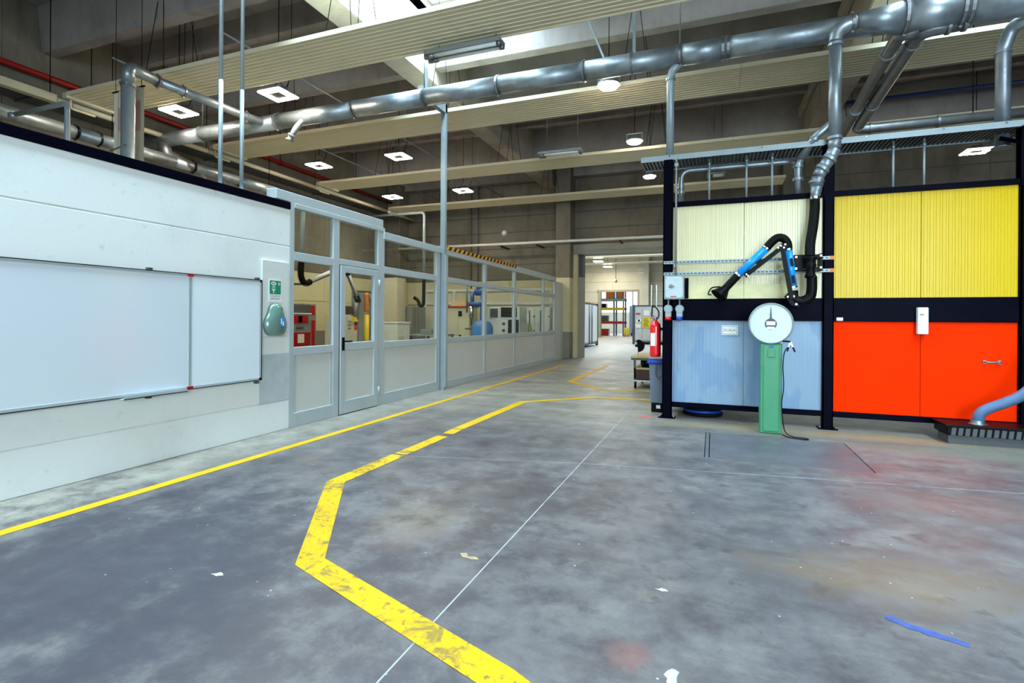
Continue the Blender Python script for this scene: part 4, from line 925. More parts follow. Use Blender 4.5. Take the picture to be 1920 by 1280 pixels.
hub = MB().lathe((c0.x, yf, c0.z - .005), (0, -1, 0), [(.069, 0), (.069, .003)], 24, False).build('hub_window', 'dark_grey', hs)
MB().box(c0.x - .05, yf - .006, c0.z - .02, c0.x + .05, yf - .003, c0.z + .026).box(c0.x - .042, yf - .006, c0.z - .07, c0.x + .042, yf - .003, c0.z - .04).build('hub_plate', 'white', hs)
MB().prism([(c0.x - .012, yf - .005, c0.z + .055), (c0.x + .012, yf - .005, c0.z + .055), (c0.x + .003, yf - .005, c0.z + .20), (c0.x - .003, yf - .005, c0.z + .20)], (0, -.003, 0)).build('needle', 'dark_grey', hs)
m = MB()
for i in range(60):
    a = 2 * math.pi * i / 60; r0 = .218 if i % 5 else .208; d = V((math.sin(a), 0, math.cos(a))); q = V((c0.x, yf - .001, c0.z))
    m.bar(q + d * r0, q + d * .228, .0016 if i % 5 else .003, .001, (0, 1, 0))
m.box(c0.x - .035, yf - .002, c0.z + .115, c0.x + .035, yf - .001, c0.z + .118)
m.build('graduation', 'grey', hs)
t = thing('clamp_lead', (.85, 7.2, 0), 'black earthing lead with clamp hanging beside the green scale', 'cable')
MB().tube(spline([(.88, 7.2, 1.10), (.82, 7.2, 1.03), (.80, 7.2, .85), (.81, 7.2, .6), (.79, 7.2, .40), (.80, 7.2, .2), (.83, 7.19, .05), (.90, 7.15, .008), (1.02, 7.10, .008), (1.06, 7.05, .008), (1.0, 7.02, .008), (.86, 7.08, .008), (.80, 7.2, .01)], 8), .006, 8).build('lead', 'rubber', t)
MB().bar((.80, 7.22, 1.152), (.88, 7.2, 1.15), .02, .02).build('holder', 'black', t)
MB().bar((.88, 7.2, 1.15), (.86, 7.2, 1.085), .016, .014).bar((.88, 7.2, 1.15), (.905, 7.2, 1.085), .016, .014).build('clamp_jaw', 'chrome', t); MB().bar((.86, 7.2, 1.085), (.845, 7.2, 1.03), .02, .018).bar((.905, 7.2, 1.085), (.93, 7.2, 1.025), .02, .018).build('clamp_grip', 'black', t)
t = thing('weighing_platform', (.67, 6.4, -.05), 'steel weighing platform set flush in the floor before scale', 'platform')
MB().box(PX0 + .055, PY0 + .006, -.04, PX1 - .012, PY1 - .006, -.001).build('plate', 'plate', t); MB().box(PX0 + .008, PY0 + .006, -.04, PX0 + .045, PY1 - .006, -.001).build('edge_bar', 'plate', t)

# ---- things at the foot of the booth
t = thing('filter_unit', (3.1, 7.6, 0), 'low black ribbed filter box with blue grey hose', 'filter unit')
MB().box(2.52, 7.46, .10, 3.6, 7.84, .205).build('housing', 'black', t, bevel=.012); MB().box(2.55, 7.50, 0, 3.55, 7.80, .10).build('plinth', 'dark_grey', t)
for i in range(16):
    x = 2.56 + i * .065; MB().prism([(x, 7.452, .105), (x + .042, 7.452, .105), (x + .052, 7.452, .192), (x + .010, 7.452, .192)], (0, .01, 0)).build('rib', 'dark_grey', t)
MB().box(2.505, 7.445, .195, 3.6, 7.85, .225).build('lid', 'black', t, bevel=.005)
MB().lathe((2.86, 7.60, .222), (0, 0, 1), [(.09, 0), (.09, .012), (.065, .02), (.065, .05)], 20).build('hose_port', 'galv_dark', t)
pth, rad = ribbed(spline([(2.86, 7.60, .24), (2.87, 7.58, .34), (2.93, 7.56, .41), (3.08, 7.52, .50), (3.2, 7.48, .59), (3.32, 7.44, .75), (3.42, 7.40, .98), (3.55, 7.5, 1.3)], 8), .057, .03, .018)
MB().tube(pth, rad, 18).build('hose', 'hose_blue', t)
t = thing('coiled_hose', (-.14, 8.3, 0), 'blue hose coil lying under the blue panel', 'hose')
for r, z, mt in ((.26, .03, 'rubber'), (.25, .075, 'blue_plastic'), (.255, .115, 'rubber')):
    MB().tube([(-.14 + r * math.cos(a * math.pi / 16), 8.33 + r * math.sin(a * math.pi / 16), z) for a in range(33)], .022, 10, False).build('coil', mt, t)
for (x, y, s), l in ((((.36, 7.78, .03)), 'brown leaf scrap left of the green scale foot'),):
    MB().prism([(x - s, y, .002), (x, y - s * .6, .002), (x + s, y + .01, .002), (x, y + s, .002)], (0, 0, .004)).build('litter', 'orange', None, l, 'litter')

# ---- fire extinguisher, bin, trolley left of the booth
t = thing('fire_extinguisher', (-.80, 8.06, .85), 'red fire extinguisher hung beside the black corner post', 'fire extinguisher')
MB().lathe((-.80, 8.06, .855), (0, 0, 1), [(.06, 0), (.076, .012), (.078, .04), (.078, .44), (.07, .485), (.045, .515), (.024, .53), (.024, .545)], 28).build('cylinder', 'red', t)
MB().box(-.86, 7.9775, 1.02, -.795, 7.983, 1.21).build('label', 'paper', t)
vl = MB().lathe((-.80, 8.06, 1.395), (0, 0, 1), [(.022, 0), (.028, .01), (.028, .04), (.015, .05)], 14).build('valve', 'galv_dark', t)
MB().bar((-.80, 8.06, 1.43), (-.87, 8.06, 1.50), .02, .01).bar((-.80, 8.06, 1.42), (-.87, 8.06, 1.44), .02, .01).build('handle', 'dark_red', t)
MB().tube([(-.855, 8.06, 1.45), (-.85, 8.06, 1.62)], .010, 8).build('horn', 'black', t)
MB().tube(spline([(-.80, 8.06, 1.42), (-.76, 8.06, 1.44), (-.755, 8.06, 1.52), (-.80, 8.06, 1.59), (-.845, 8.06, 1.60)], 6), .009, 8).build('hose', 'rubber', t)
MB().box(-.73, 8.0, 1.25, -.68, 8.10, 1.29).build('wall_hook', 'black', t)
t = thing('waste_bin', (-.76, 8.4, 0), 'grey waste bin with blue liner below the extinguisher', 'bin')
m = MB(); a = (-.885, -.63, 8.25, 8.62); b = (-.905, -.60, 8.20, 8.66); z0, z1 = .14, .74
m._add([(a[0], a[2], z0), (a[1], a[2], z0), (a[1], a[3], z0), (a[0], a[3], z0), (b[0], b[2], z1), (b[1], b[2], z1), (b[1], b[3], z1), (b[0], b[3], z1)], [(0, 3, 2, 1), (4, 5, 6, 7), (0, 1, 5, 4), (1, 2, 6, 5), (2, 3, 7, 6), (3, 0, 4, 7)])
m.build('body', 'bin_grey', t, bevel=.012)
MB().box(-.875, 8.26, 0, -.64, 8.60, .15).build('pedal_base', 'black', t, bevel=.006); MB().box(-.80, 8.25, .06, -.74, 8.261, .11).build('label', 'white', t)
MB().box(-.935, 8.17, .735, -.60, 8.68, .80).build('liner', 'blue_plastic', t, 'blue bin liner', bevel=.02); MB().box(-.92, 8.18, .80, -.605, 8.67, .83).build('lid', 'bin_grey', t, bevel=.012)
MB().tube(spline([(-.80, 8.19, .72), (-.80, 8.185, .58), (-.76, 8.185, .53), (-.72, 8.19, .58)], 5), .008, 8).build('grip', 'dark_grey', t)
t = thing('trolley', (-1.0, 11.5, 0), 'green framed two shelf trolley with plywood top', 'trolley')
MB().box(-1.58, 10.95, .62, -.65, 12.2, .66).build('top', 'wood', t, bevel=.004); MB().box(-1.57, 10.96, .58, -.66, 12.19, .62).build('top_frame', 'green_frame', t)
sh = MB().box(-1.53, 11.0, .39, -.68, 12.15, .42).build('shelf', 'wood', t); MB().box(-1.51, 11.0, .19, -.68, 12.15, .39).build('drawer', plain('dark_brown_board', rgb(70, 48, 42), .6), t)
for x in (-1.50, -.72):
    for y in (11.02, 12.12):
        MB().box(x - .02, y - .02, .15, x + .02, y + .02, .60).build('leg', 'green_frame', t)
        w = MB().lathe((x + .015, y, .07), (1, 0, 0), [(.045, -.02), (.07, -.018), (.07, .018), (.045, .02)], 20).build('wheel', 'rubber', t)
        MB().lathe((x + .015, y, .07), (1, 0, 0), [(.04, -.024), (.04, .024)], 16).build('hub', 'white', w)
MB().box(-1.53, 10.99, .14, -.68, 12.16, .17).build('base_frame', 'offwhite', t)
t = thing('pump', (-1.15, 11.3, .42), 'black pump unit on the trolley lower shelf', 'pump')
MB().box(-1.38, 11.15, .42, -1.05, 11.5, .44).build('base', 'black', t); MB().tube([(-1.40, 11.3, .50), (-1.05, 11.3, .50)], .065, 16).build('motor', 'black', t)
for i in range(5): MB().ring((-1.36 + i * .06, 11.3, .50), (1, 0, 0), .065, .02, .012).build('fin', 'dark_grey', t)
t = thing('grinder_guard', (-1.42, 11.2, .66), 'black curved guard tool standing on the trolley top', 'tool')
pts = [(-1.46, 11.2, .66)] + [(-1.46 + .13 * math.sin(a), 11.2, .80 - .13 * math.cos(a) + .06) for a in [i * math.pi / 12 for i in range(0, 13)]] + [(-1.49, 11.2, .98), (-1.47, 11.2, .85)]
MB().prism(pts, (0, .05, 0)).build('guard', 'black', t); MB().cbox((-1.49, 11.22, .86), (.06, .05, .05)).build('knob', 'black', t)

# ================================================================== ON THE WHITE WALL
t = thing('whiteboard', (-4.98, 2.6, .67), 'long whiteboard with separate bright side panel on white wall', 'whiteboard')
MB().box(-4.995, .5, .69, -4.972, 3.815, 1.815).build('main_panel', 'whiteboard', t)
MB().box(-4.995, 3.85, .69, -4.970, 4.71, 1.815).build('side_panel', 'whiteboard2', t, 'brighter side panel')
MB().box(-4.997, .48, 1.812, -4.966, 4.735, 1.832).box(-4.997, .48, .668, -4.966, 4.735, .692).box(-4.997, 4.708, .668, -4.966, 4.735, 1.832).build('frame', 'alu', t)
MB().box(-4.999, .48, 1.832, -4.962, 4.74, 1.839).box(-4.999, .48, .661, -4.962, 4.74, .668).box(-4.999, 4.735, .661, -4.962, 4.742, 1.839).build('edge_trim', 'black', t)
MB().box(-4.995, 3.815, .69, -4.965, 3.828, 1.815).box(-4.995, 3.836, .69, -4.965, 3.85, 1.815).build('divider', 'alu', t)
for z in (.665, 1.81): MB().box(-4.997, 3.80, z, -4.960, 3.865, z + .028).build('corner_cap', 'dark_red', t, 'red corner cap')
MB().box(-4.97, 3.15, .652, -4.90, 3.76, .660).box(-4.905, 3.15, .652, -4.90, 3.76, .675).build('pen_tray', 'alu', t)
for y in (3.42, 4.68):
    for z0, z1 in ((1.838, 1.862), (.628, .652)): MB().box(-5.0, y - .02, z0, -4.96, y + .02, z1).build('clip', 'dark_grey', t)
t = thing('backing_board', (-4.99, 4.95, 1.16), 'white backing board between whiteboard and partition', 'board')
MB().box(-4.998, 4.752, 1.163, -4.975, 5.17, 2.085).build('board', 'offwhite', t, bevel=.003); 
t = thing('eyewash_sign', (-4.97, 4.94, 1.6), 'green eyewash safety sign with white symbols', 'sign')
MB().box(-4.975, 4.845, 1.585, -4.971, 5.045, 1.86).build('card', 'white', t); MB().box(-4.971, 4.86, 1.682, -4.9695, 5.032, 1.845).build('green_field', 'green_sign', t)
s = MB(); X = -4.9685
def disc(m, y, z, ry, rz, n=16): m._add([(X, y + ry * math.cos(2 * math.pi * i / n), z + rz * math.sin(2 * math.pi * i / n)) for i in range(n)], [list(range(n))])
disc(s, 4.918, 1.81, .042, .022); s._add([(X, 4.985, 1.803), (X, 5.02, 1.803), (X, 5.02, 1.815), (X, 4.985, 1.815)], [(0, 1, 2, 3)]); s._add([(X, 4.996, 1.79), (X, 5.009, 1.79), (X, 5.009, 1.828), (X, 4.996, 1.828)], [(0, 1, 2, 3)])
for i in range(5): s._add([(X, 4.893 + i * .012, 1.75), (X, 4.898 + i * .012, 1.75), (X, 4.900 + i * .010, 1.785), (X, 4.896 + i * .010, 1.785)], [(0, 1, 2, 3)])
s._add([(X, 4.885, 1.742), (X, 4.95, 1.742), (X, 4.93, 1.722), (X, 4.905, 1.722)], [(0, 1, 2, 3)]); s._add([(X, 4.911, 1.693), (X, 4.924, 1.693), (X, 4.924, 1.724), (X, 4.911, 1.724)], [(0, 1, 2, 3)])
s.build('pictogram', 'white', t)
e = MB(); X = -4.968; disc(e, 4.905, 1.81, .010, .010); disc(e, 4.93, 1.81, .010, .010); e.build('pictogram_eyes', 'green_sign', t)
text_mesh('sign_text', 'LAVAGGIO DI', .024, (-4.9705, 4.945, 1.655), (0, 1, 0), (0, 0, 1), 'text', t); text_mesh('sign_text', 'EMERGENZA', .024, (-4.9705, 4.945, 1.625), (0, 1, 0), (0, 0, 1), 'text', t)
t = thing('eyewash_station', (-4.95, 4.945, 1.18), 'pear shaped translucent green eyewash cover on backing board', 'eyewash')
cv = bmesh.new(); prof = [(1.181, .075), (1.19, .11), (1.22, .145), (1.27, .168), (1.32, .172), (1.37, .160), (1.42, .132), (1.46, .112), (1.50, .102), (1.53, .090), (1.555, .066), (1.568, .036), (1.573, .012)]
m = MB(); nn = 14; vs = []
for z, w in prof:
    for i in range(nn + 1):
        a = math.pi * i / nn; vs.append((-4.975 + .75 * min(w, .12) * math.sin(a), 4.945 + w * math.cos(a), z))
fs = [(r * (nn + 1) + i, r * (nn + 1) + i + 1, (r + 1) * (nn + 1) + i + 1, (r + 1) * (nn + 1) + i) for r in range(len(prof) - 1) for i in range(nn)]
m._add(vs, fs, True); m._add(vs[-(nn + 1):], [list(range(nn + 1))]); m._add(vs[:nn + 1], [list(range(nn + 1))]); m.build('cover', 'box_green', t)
MB().prism([(-4.980 + .8 * (1.172 - 1.172), 4.945 + w_ * math.cos(a_), z_) for z_, w_, a_ in [(z, w + .01, 0) for z, w in prof] + [(z, w + .01, math.pi) for z, w in reversed(prof)]], (.012, 0, 0)).build('back_rim', 'green_frame', t)
MB().box(-4.892, 4.945, 1.29, -4.884, 5.005, 1.40).build('label', 'arm_blue', t, 'blue and white instruction label'); MB().box(-4.886, 4.953, 1.32, -4.8825, 4.968, 1.385).box(-4.886, 4.978, 1.30, -4.8825, 4.998, 1.35).build('label_print', 'white', t)
MB().box(-4.915, 4.93, 1.50, -4.905, 5.0, 1.515).build('latch', 'dark_grey', t)
cv.free()

# ================================================================== ROOM BEHIND THE GLASS
def machine(name, loc, label, cat='machine', group=None): return thing(name, loc, label, cat, group)
t = machine('welding_machine', (-11.2, 11.9, 0), 'red and grey floor machine with paper note, left of door')
MB().box(-11.6, 11.55, .06, -11.0, 12.32, 1.50).build('cabinet', 'grey', t, bevel=.01); MB().box(-11.0, 11.62, .15, -10.98, 12.26, .98).build('front_door', 'dark_red', t, bevel=.006)
MB().box(-11.0, 11.62, 1.24, -10.98, 12.16, 1.46).build('control_panel', 'dark_red', t); MB().box(-10.98, 11.78, 1.26, -10.972, 11.92, 1.45).build('display', 'black', t)
MB().box(-10.98, 11.75, .68, -10.974, 12.0, .93).build('paper_note', 'paper', t); MB().box(-11.0, 11.70, 1.07, -10.985, 11.98, 1.13).build('name_plate', 'dark_grey', t); MB().box(-11.55, 11.58, 1.50, -10.98, 12.30, 1.53).build('top_tray', 'white', t)
MB().box(-11.55, 11.6, 0, -11.05, 12.28, .06).build('plinth', 'black', t); MB().box(-11.62, 11.70, 1.53, -11.15, 12.45, 1.78).build('power_unit', 'dark_grey', t, bevel=.01)
t = machine('compressor', (-11.9, 13.2, 0), 'tall red machine beside the red and grey one')
MB().box(-12.2, 12.85, .30, -11.8, 13.42, 1.83).build('cabinet', 'grey', t, bevel=.01); MB().box(-11.8, 12.97, .48, -11.78, 13.36, 1.32).build('front_door', 'dark_red', t, bevel=.006)
MB().box(-11.8, 12.9, 1.48, -11.78, 13.34, 1.78).build('control_panel', 'dark_red', t); MB().box(-11.78, 12.97, 1.62, -11.775, 13.10, 1.76).box(-11.78, 13.08, 1.37, -11.775, 13.18, 1.44).build('stickers', 'paper', t)
MB().box(-12.3, 12.75, .22, -11.7, 13.55, .30).build('pallet_top', 'black', t); MB().box(-12.3, 12.75, 0, -11.7, 12.95, .22).box(-12.3, 13.35, 0, -11.7, 13.55, .22).build('pallet_feet', 'black', t)
M['alu_tube'] = plain('silver_painted_tube', rgb(206, 208, 206), .35, .2, .04)
t = machine('extraction_arm', (-9.6, 10.4, 1.6), 'silver tubed extraction arm hanging behind the partition door', 'extraction arm')
MB().tube(fillet([(-12.5, 10.42, 4.12), (-9.6, 10.42, 4.12), (-9.6, 10.40, 2.95)], .12), .06, 16).build('drop_pipe', 'galv_paint', t)
pth, rad = ribbed(spline([(-9.6, 10.40, 3.0), (-9.6, 10.37, 2.6), (-9.6, 10.38, 2.42), (-9.6, 10.46, 2.29), (-9.6, 10.58, 2.27), (-9.6, 10.70, 2.32)], 6), .075, .05, .03)
MB().tube(pth, rad, 14).build('hose', 'rubber', t); MB().tube([(-9.6, 10.66, 2.31), (-9.6, 11.86, 2.79)], .055, 16).build('tube', 'alu_tube', t)
MB().bar((-9.56, 10.45, 2.20), (-9.56, 11.8, 2.70), .03, .03).build('spring_arm', 'dark_grey', t); MB().bar((-12.5, 10.2, 2.26), (-9.6, 10.45, 2.24), .05, .05).build('wall_bracket', 'dark_grey', t); MB().box(-9.9, 10.10, 2.15, -9.85, 10.22, 2.42).build('bracket_plate', 'black', t)
MB().tube(spline([(-9.6, 11.84, 2.78), (-9.6, 11.98, 2.82), (-9.6, 12.10, 2.75), (-9.6, 12.18, 2.60)], 5), .07, 14).build('elbow_hose', 'rubber', t)
MB().tube([(-9.6, 12.16, 2.64), (-9.6, 12.56, 2.02)], .068, 18).build('tube', 'alu_tube', t); MB().tube([(-9.6, 12.54, 2.05), (-9.6, 12.66, 1.86)], .085, 18).build('nozzle', 'black', t); MB().bar((-9.55, 12.08, 2.60), (-9.55, 12.52, 1.95), .03, .03).build('spring_arm', 'dark_grey', t)
t = machine('robot_cell', (-9.7, 12.6, 0), 'cream cabinet machine with grey column seen through the door')
MB().box(-10.3, 12.06, 0, -9.6, 12.62, 1.46).build('cabinet', 'cream_machine', t, bevel=.01); MB().box(-9.6, 12.47, 1.06, -9.585, 12.58, 1.20).build('red_switch', 'red', t); MB().box(-9.6, 12.47, 1.20, -9.585, 12.58, 1.29).build('switch_plate', 'black', t)
for z in (1.10, 1.20, 1.30):
    for y in (12.22, 12.29): MB().cbox((-9.595, y, z), (.02, .03, .03)).build('button', 'dark_grey', t)
MB().box(-9.85, 12.65, 0, -9.58, 12.90, 2.14).build('column', 'grey', t, bevel=.01); MB().box(-9.8, 12.6, 2.14, -9.62, 13.32, 2.20).build('boom', 'dark_grey', t)
MB().box(-10.0, 12.10, 1.50, -9.62, 12.46, 1.74).build('motor_block', plain('brown_motor', rgb(78, 62, 54), .5), t, bevel=.02); MB().tube([(-9.6, 12.52, 1.84), (-9.6, 12.54, 1.36)], .085, 14).build('spindle', 'galv_dark', t); MB().cbox((-9.58, 12.45, 1.36), (.1, .2, .12)).build('brass_fitting', 'yellow', t)
MB().tube(spline([(-9.6, 13.02, 2.14), (-9.58, 13.0, 1.85), (-9.6, 13.02, 1.6)], 5), .07, 12).build('copper_hose', 'orange', t); MB().tube([(-9.6, 13.03, 1.5), (-9.6, 13.03, 0)], .08, 14).build('yellow_post', 'yellow', t)
for y in (13.15, 13.22): MB().tube(spline([(-9.6, 13.1, 2.12), (-9.55, y, 1.8), (-9.55, y + .03, 1.4), (-9.6, y, .9)], 5), .018, 8).build('cable', 'dark_grey', t)
t = machine('wall_cupboard', (-11.0, 15.9, 1.95), 'cream wall cupboard behind third glass bay', 'cupboard')
MB().box(-11.9, 16.6, 0, -10.9, 17.2, 2.9).build('body', 'cream_machine', t, bevel=.01); MB().box(-10.90, 16.62, .05, -10.885, 17.18, 2.85).build('door', 'cream_machine', t)
t = machine('grey_cabinet', (-10.6, 17.5, 0), 'grey green steel cabinets behind third glass bay', 'cabinet')
for y in (17.3, 17.85): MB().box(-11.3, y - .0, 0, -10.7, y + .5, 1.85).build('unit', 'grey', t, bevel=.01)
t = machine('white_chest', (-8.9, 14.2, 0), 'white chest unit near the black hose end', 'chest')
MB().box(-9.6, 13.6, 0, -8.9, 14.3, 1.25).build('body', 'offwhite', t, bevel=.01); MB().box(-9.62, 13.58, 1.25, -8.88, 14.32, 1.29).build('lid', 'white', t); MB().box(-8.9, 13.65, .55, -8.885, 14.0, .85).build('drawer', 'cream_machine', t)
t = machine('steel_bench', (-8.3, 14.9, 0), 'low steel bench with bins behind the partition', 'bench')
MB().box(-9.0, 14.4, .85, -8.0, 15.6, .90).build('top', 'galv_paint', t)
for x in (-8.95, -8.05):
    for y in (14.45, 15.55): MB().box(x - .03, y - .03, 0, x + .03, y + .03, .85).build('leg', 'dark_grey', t)
for i in range(3): MB().box(-8.6, 14.45 + i * .35, .9, -8.2, 14.72 + i * .35, 1.06).build('bin', ('grey', 'dark_grey', 'grey')[i], t, bevel=.01)
t = machine('fire_cabinet', (-9.1, 17.0, 1.3), 'small red box on a post behind glass', 'box')
MB().box(-9.35, 16.9, 1.10, -9.12, 17.3, 1.52).build('box', 'red', t, bevel=.01); MB().box(-9.3, 17.05, 0, -9.2, 17.15, 1.1).build('post', 'grey', t); MB().box(-9.118, 17.0, 1.36, -9.115, 17.2, 1.40).build('marking', 'white', t)
# inner beige screen wall with frame
t = machine('screen_wall', (-10, 18.4, 0), 'beige inner screen wall with pale rails in the far room', 'screen')
MB().box(-11.0, 18.75, 0, -5.4, 18.8, 2.55).build('board', 'cream_machine', t)
for z in (2.0, 2.52): MB().box(-11.0, 18.68, z - .05, -5.4, 18.75, z + .05).build('rail', 'offwhite', t)
for x in (-10.9, -9.6, -8.3, -7.0, -5.6): MB().box(x - .05, 18.66, 0, x + .05, 18.75, 2.55).build('post', 'offwhite', t)
# cabinets and machines along the far part
t = machine('control_cabinet', (-7.9, 16.0, 0), 'wide cream control cabinet behind fourth glass bay', 'cabinet')
MB().box(-8.48, 16.0, 0, -7.62, 16.6, 1.78).build('body', 'cream_machine', t, bevel=.01); MB().box(-8.46, 15.985, .05, -8.06, 16.0, 1.74).build('door', 'cream_machine', t); MB().box(-8.04, 15.985, .05, -7.64, 16.0, 1.74).build('door', 'cream_machine', t)
MB().box(-8.52, 15.95, 1.78, -7.58, 16.62, 1.82).build('red_top', 'dark_red', t); MB().box(-8.05, 15.97, 1.48, -7.92, 15.985, 1.66).build('black_panel', 'black', t); MB().box(-8.02, 15.97, .78, -7.94, 15.985, .86).build('lock', 'black', t)
MB().box(-8.40, 16.1, 1.82, -7.8, 16.5, 1.98).build('carton', 'wood', t)
t = machine('drill_press', (-7.2, 15.6, 0), 'blue drill press with round motor behind glass')
MB().lathe((-7.02, 15.62, 0), (0, 0, 1), [(.35, 0), (.35, .06)], 24).build('base', 'machine_blue', t); MB().tube([(-7.02, 15.68, .05), (-7.02, 15.68, 2.2)], .085, 16).build('column', 'machine_blue', t)
MB().box(-7.46, 15.5, 1.80, -7.02, 15.85, 1.95).build('head', 'machine_blue', t, bevel=.05); MB().lathe((-7.32, 15.7, 2.28), (1, 0, 0), [(.05, 0), (.11, .03), (.12, .1), (.12, .26), (.09, .33), (.04, .35)], 20).build('motor', 'machine_blue', t); MB().lathe((-7.16, 15.7, 2.36), (0, 0, 1), [(.10, 0), (.09, .08), (.04, .12)], 16).build('fan_cap', 'machine_blue', t); MB().tube([(-7.38, 15.65, 1.85), (-7.38, 15.65, 2.25)], .065, 14).build('belt_tower', 'machine_blue', t)
MB().tube([(-7.36, 15.55, 1.80), (-7.36, 15.55, 1.45)], .075, 16).build('quill', 'chrome', t); MB().tube([(-7.36, 15.55, 1.45), (-7.36, 15.55, 1.18)], [.05, .018], 12).build('chuck', 'dark_grey', t); MB().box(-7.5, 15.35, 1.05, -7.1, 15.85, 1.10).build('table', 'galv_dark', t)
MB().tube([(-7.55, 15.6, 2.5), (-7.55, 15.6, 1.6)], .03, 8).build('side_rod', 'green_frame', t)
t = machine('blue_tank', (-6.9, 15.2, 0), 'sky blue rounded tank beside the drill press', 'tank')
MB().lathe((-6.72, 15.0, 0), (0, 0, 1), [(.30, 0), (.33, .06), (.33, 1.15), (.25, 1.3), (.08, 1.36)], 26).build('shell', 'sky_blue', t); MB().lathe((-6.72, 14.66, .55), (0, -1, 0), [(.11, 0), (.11, .02)], 18).build('blue_plate', 'blue_plastic', t)
t = machine('testing_machine', (-6.2, 15.6, 0), 'white machine with black panels behind fifth glass bay')
MB().box(-6.95, 16.0, 0, -5.85, 16.7, 1.80).build('body', 'offwhite', t, bevel=.01); MB().box(-6.50, 15.985, 1.46, -5.95, 16.0, 1.78).build('black_hood', 'black', t); MB().box(-6.25, 15.985, .45, -5.88, 16.0, 1.38).build('black_window', 'black', t)
for z in (.6, .82, .98, 1.2): MB().box(-6.45, 15.98, z, -6.36, 16.0, z + .09).build('gauge', 'dark_grey', t)
MB().box(-6.88, 15.97, 1.45, -6.62, 16.0, 1.74).build('number_plate', 'dark_grey', t); MB().box(-6.18, 15.9, .62, -6.08, 15.98, .78).build('beaker', plain('pinkish_plastic', rgb(196, 160, 150), .5), t)
t = machine('server_cabinet', (-5.7, 17.0, 0), 'pale double door cabinet near partition end', 'cabinet')
MB().box(-6.35, 17.4, 0, -5.25, 18.2, 1.82).build('body', 'offwhite', t, bevel=.01)
for x in (-6.33, -5.79): MB().box(x, 17.385, .05, x + .52, 17.4, 1.77).build('door', 'offwhite', t, bevel=.004)
for x in (-6.32, -5.82, -5.28):
    for z in (.5, 1.0, 1.5): MB().cbox((x, 17.38, z), (.06, .02, .06)).build('hinge', 'dark_grey', t)
MB().box(-6.0, 17.37, .2, -5.97, 17.385, 1.7).box(-5.60, 17.37, .2, -5.56, 17.385, 1.7).build('seal', 'black', t)
t = machine('spray_bottle', (-5.55, 16.6, 0), 'lime green container on a stand near partition end', 'container')
MB().lathe((-5.75, 16.75, .92), (0, 0, 1), [(.06, 0), (.07, .02), (.07, .22), (.03, .28), (.03, .32)], 16).build('bottle', 'lime', t); MB().box(-5.9, 16.6, .88, -5.6, 16.9, .92).build('stand_top', 'grey', t); MB().bar((-5.75, 16.75, 0), (-5.75, 16.75, .88), .06, .06).build('stand_leg', 'grey', t)

# ================================================================== NEXT HALL
def container(name, label, b, doors, mat, cat='container'):
    x0, y0, x1, y1, z1 = b
    t = thing(name, ((x0 + x1) / 2, (y0 + y1) / 2, 0), label, cat, 'steel containers in the next hall')
    MB().box(x0, y0, .12, x1, y1, z1).build('body', mat, t)
    for x in (x0, x1): 
        for y in (y0, y1): MB().box(x - .06, y - .06, 0, x + .06, y + .06, z1 + .03).build('corner_post', 'dark_grey', t)
    for z in (.12, z1 - .05): MB().box(x0 - .02, y0 - .03, z, x1 + .02, y0 + .01, z + .06).box(x1 - .01, y0, z, x1 + .03, y1, z + .06).build('edge_rail', 'dark_grey', t)
    return t
t = container('white_container', 'white steel container with double doors left in next hall', (-8.2, 24.8, -5.95, 28.6, 2.25), 2, 'offwhite')
for y0, y1 in ((24.95, 26.65), (26.75, 28.45)): MB().box(-5.95, y0, .25, -5.90, y1, 2.12).build('door', 'white', t, bevel=.01)
for y in (26.4, 27.0): MB().tube([(-5.87, y, .2), (-5.87, y, 2.15)], .03, 8).build('locking_bar', 'galv_dark', t)
for i in range(14): MB().box(-8.15 + i * .16, 24.77, .2, -8.07 + i * .16, 24.8, 2.15).build('side_rib', 'grey', t)
t = container('grey_container', 'grey steel container with warning sheets right in next hall', (-4.3, 31.0, -1.2, 34.5, 2.25), 2, plain('grey_container_paint', rgb(186, 186, 182), .5))
for x0, x1 in ((-4.22, -3.85), (-3.77, -3.3), (-3.22, -2.5)): MB().box(x0, 30.97, .25, x1, 31.0, 2.12).build('door', plain('grey_container_paint_b', rgb(194, 194, 190), .5), t)
MB().box(-3.80, 30.94, .95, -3.36, 30.96, 1.55).build('warning_sheet', 'yellow', t, 'yellow warning sheet')
for a in ((-4.16, 1.25, -3.95, 1.42), (-4.18, .95, -3.90, 1.16), (-3.72, 1.65, -3.42, 1.95), (-4.05, 1.30, -3.86, 1.45)): MB().box(a[0], 30.945, a[1], a[2], 30.96, a[3]).build('notice', 'paper', t)
m = MB()
for i in range(6): m.box(-3.74, 30.935, 1.02 + i * .085, -3.42 - .04 * (i % 3), 30.941, 1.05 + i * .085)
m.build('notice_print', 'text', t); MB().box(-4.18, 30.945, 1.72, -3.92, 30.96, 1.80).build('red_print', 'text_red', t)
for x in (-3.30, -3.02): MB().tube([(x, 30.9, .2), (x, 30.9, 3.4)], .02, 8).build('pole', 'white', t)
t = thing('bay_sign', (-5.35, 41.1, 5.2), 'white number plate high on the column in next hall', 'sign')
MB().box(-5.42, 41.15, 4.95, -4.92, 41.19, 5.32).build('plate', 'white', t); text_mesh('plate_text', 'E3N', .22, (-5.17, 41.148, 5.13), (1, 0, 0), (0, 0, 1), 'text_blue', t)
t = thing('wall_camera', (-7.4, 41.8, 4.55), 'small white camera on the far wall of next hall', 'camera')
MB().box(-7.32, 41.7, 4.5, -7.18, 41.95, 4.62).build('body', 'white', t); MB().tube([(-7.25, 41.97, 4.56), (-7.25, 41.97, 6.2)], .025, 8).build('cable', 'grey', t)
t = thing('storage_rack', (-8, 47, 0), 'tall storage rack with red and yellow beams', 'rack')
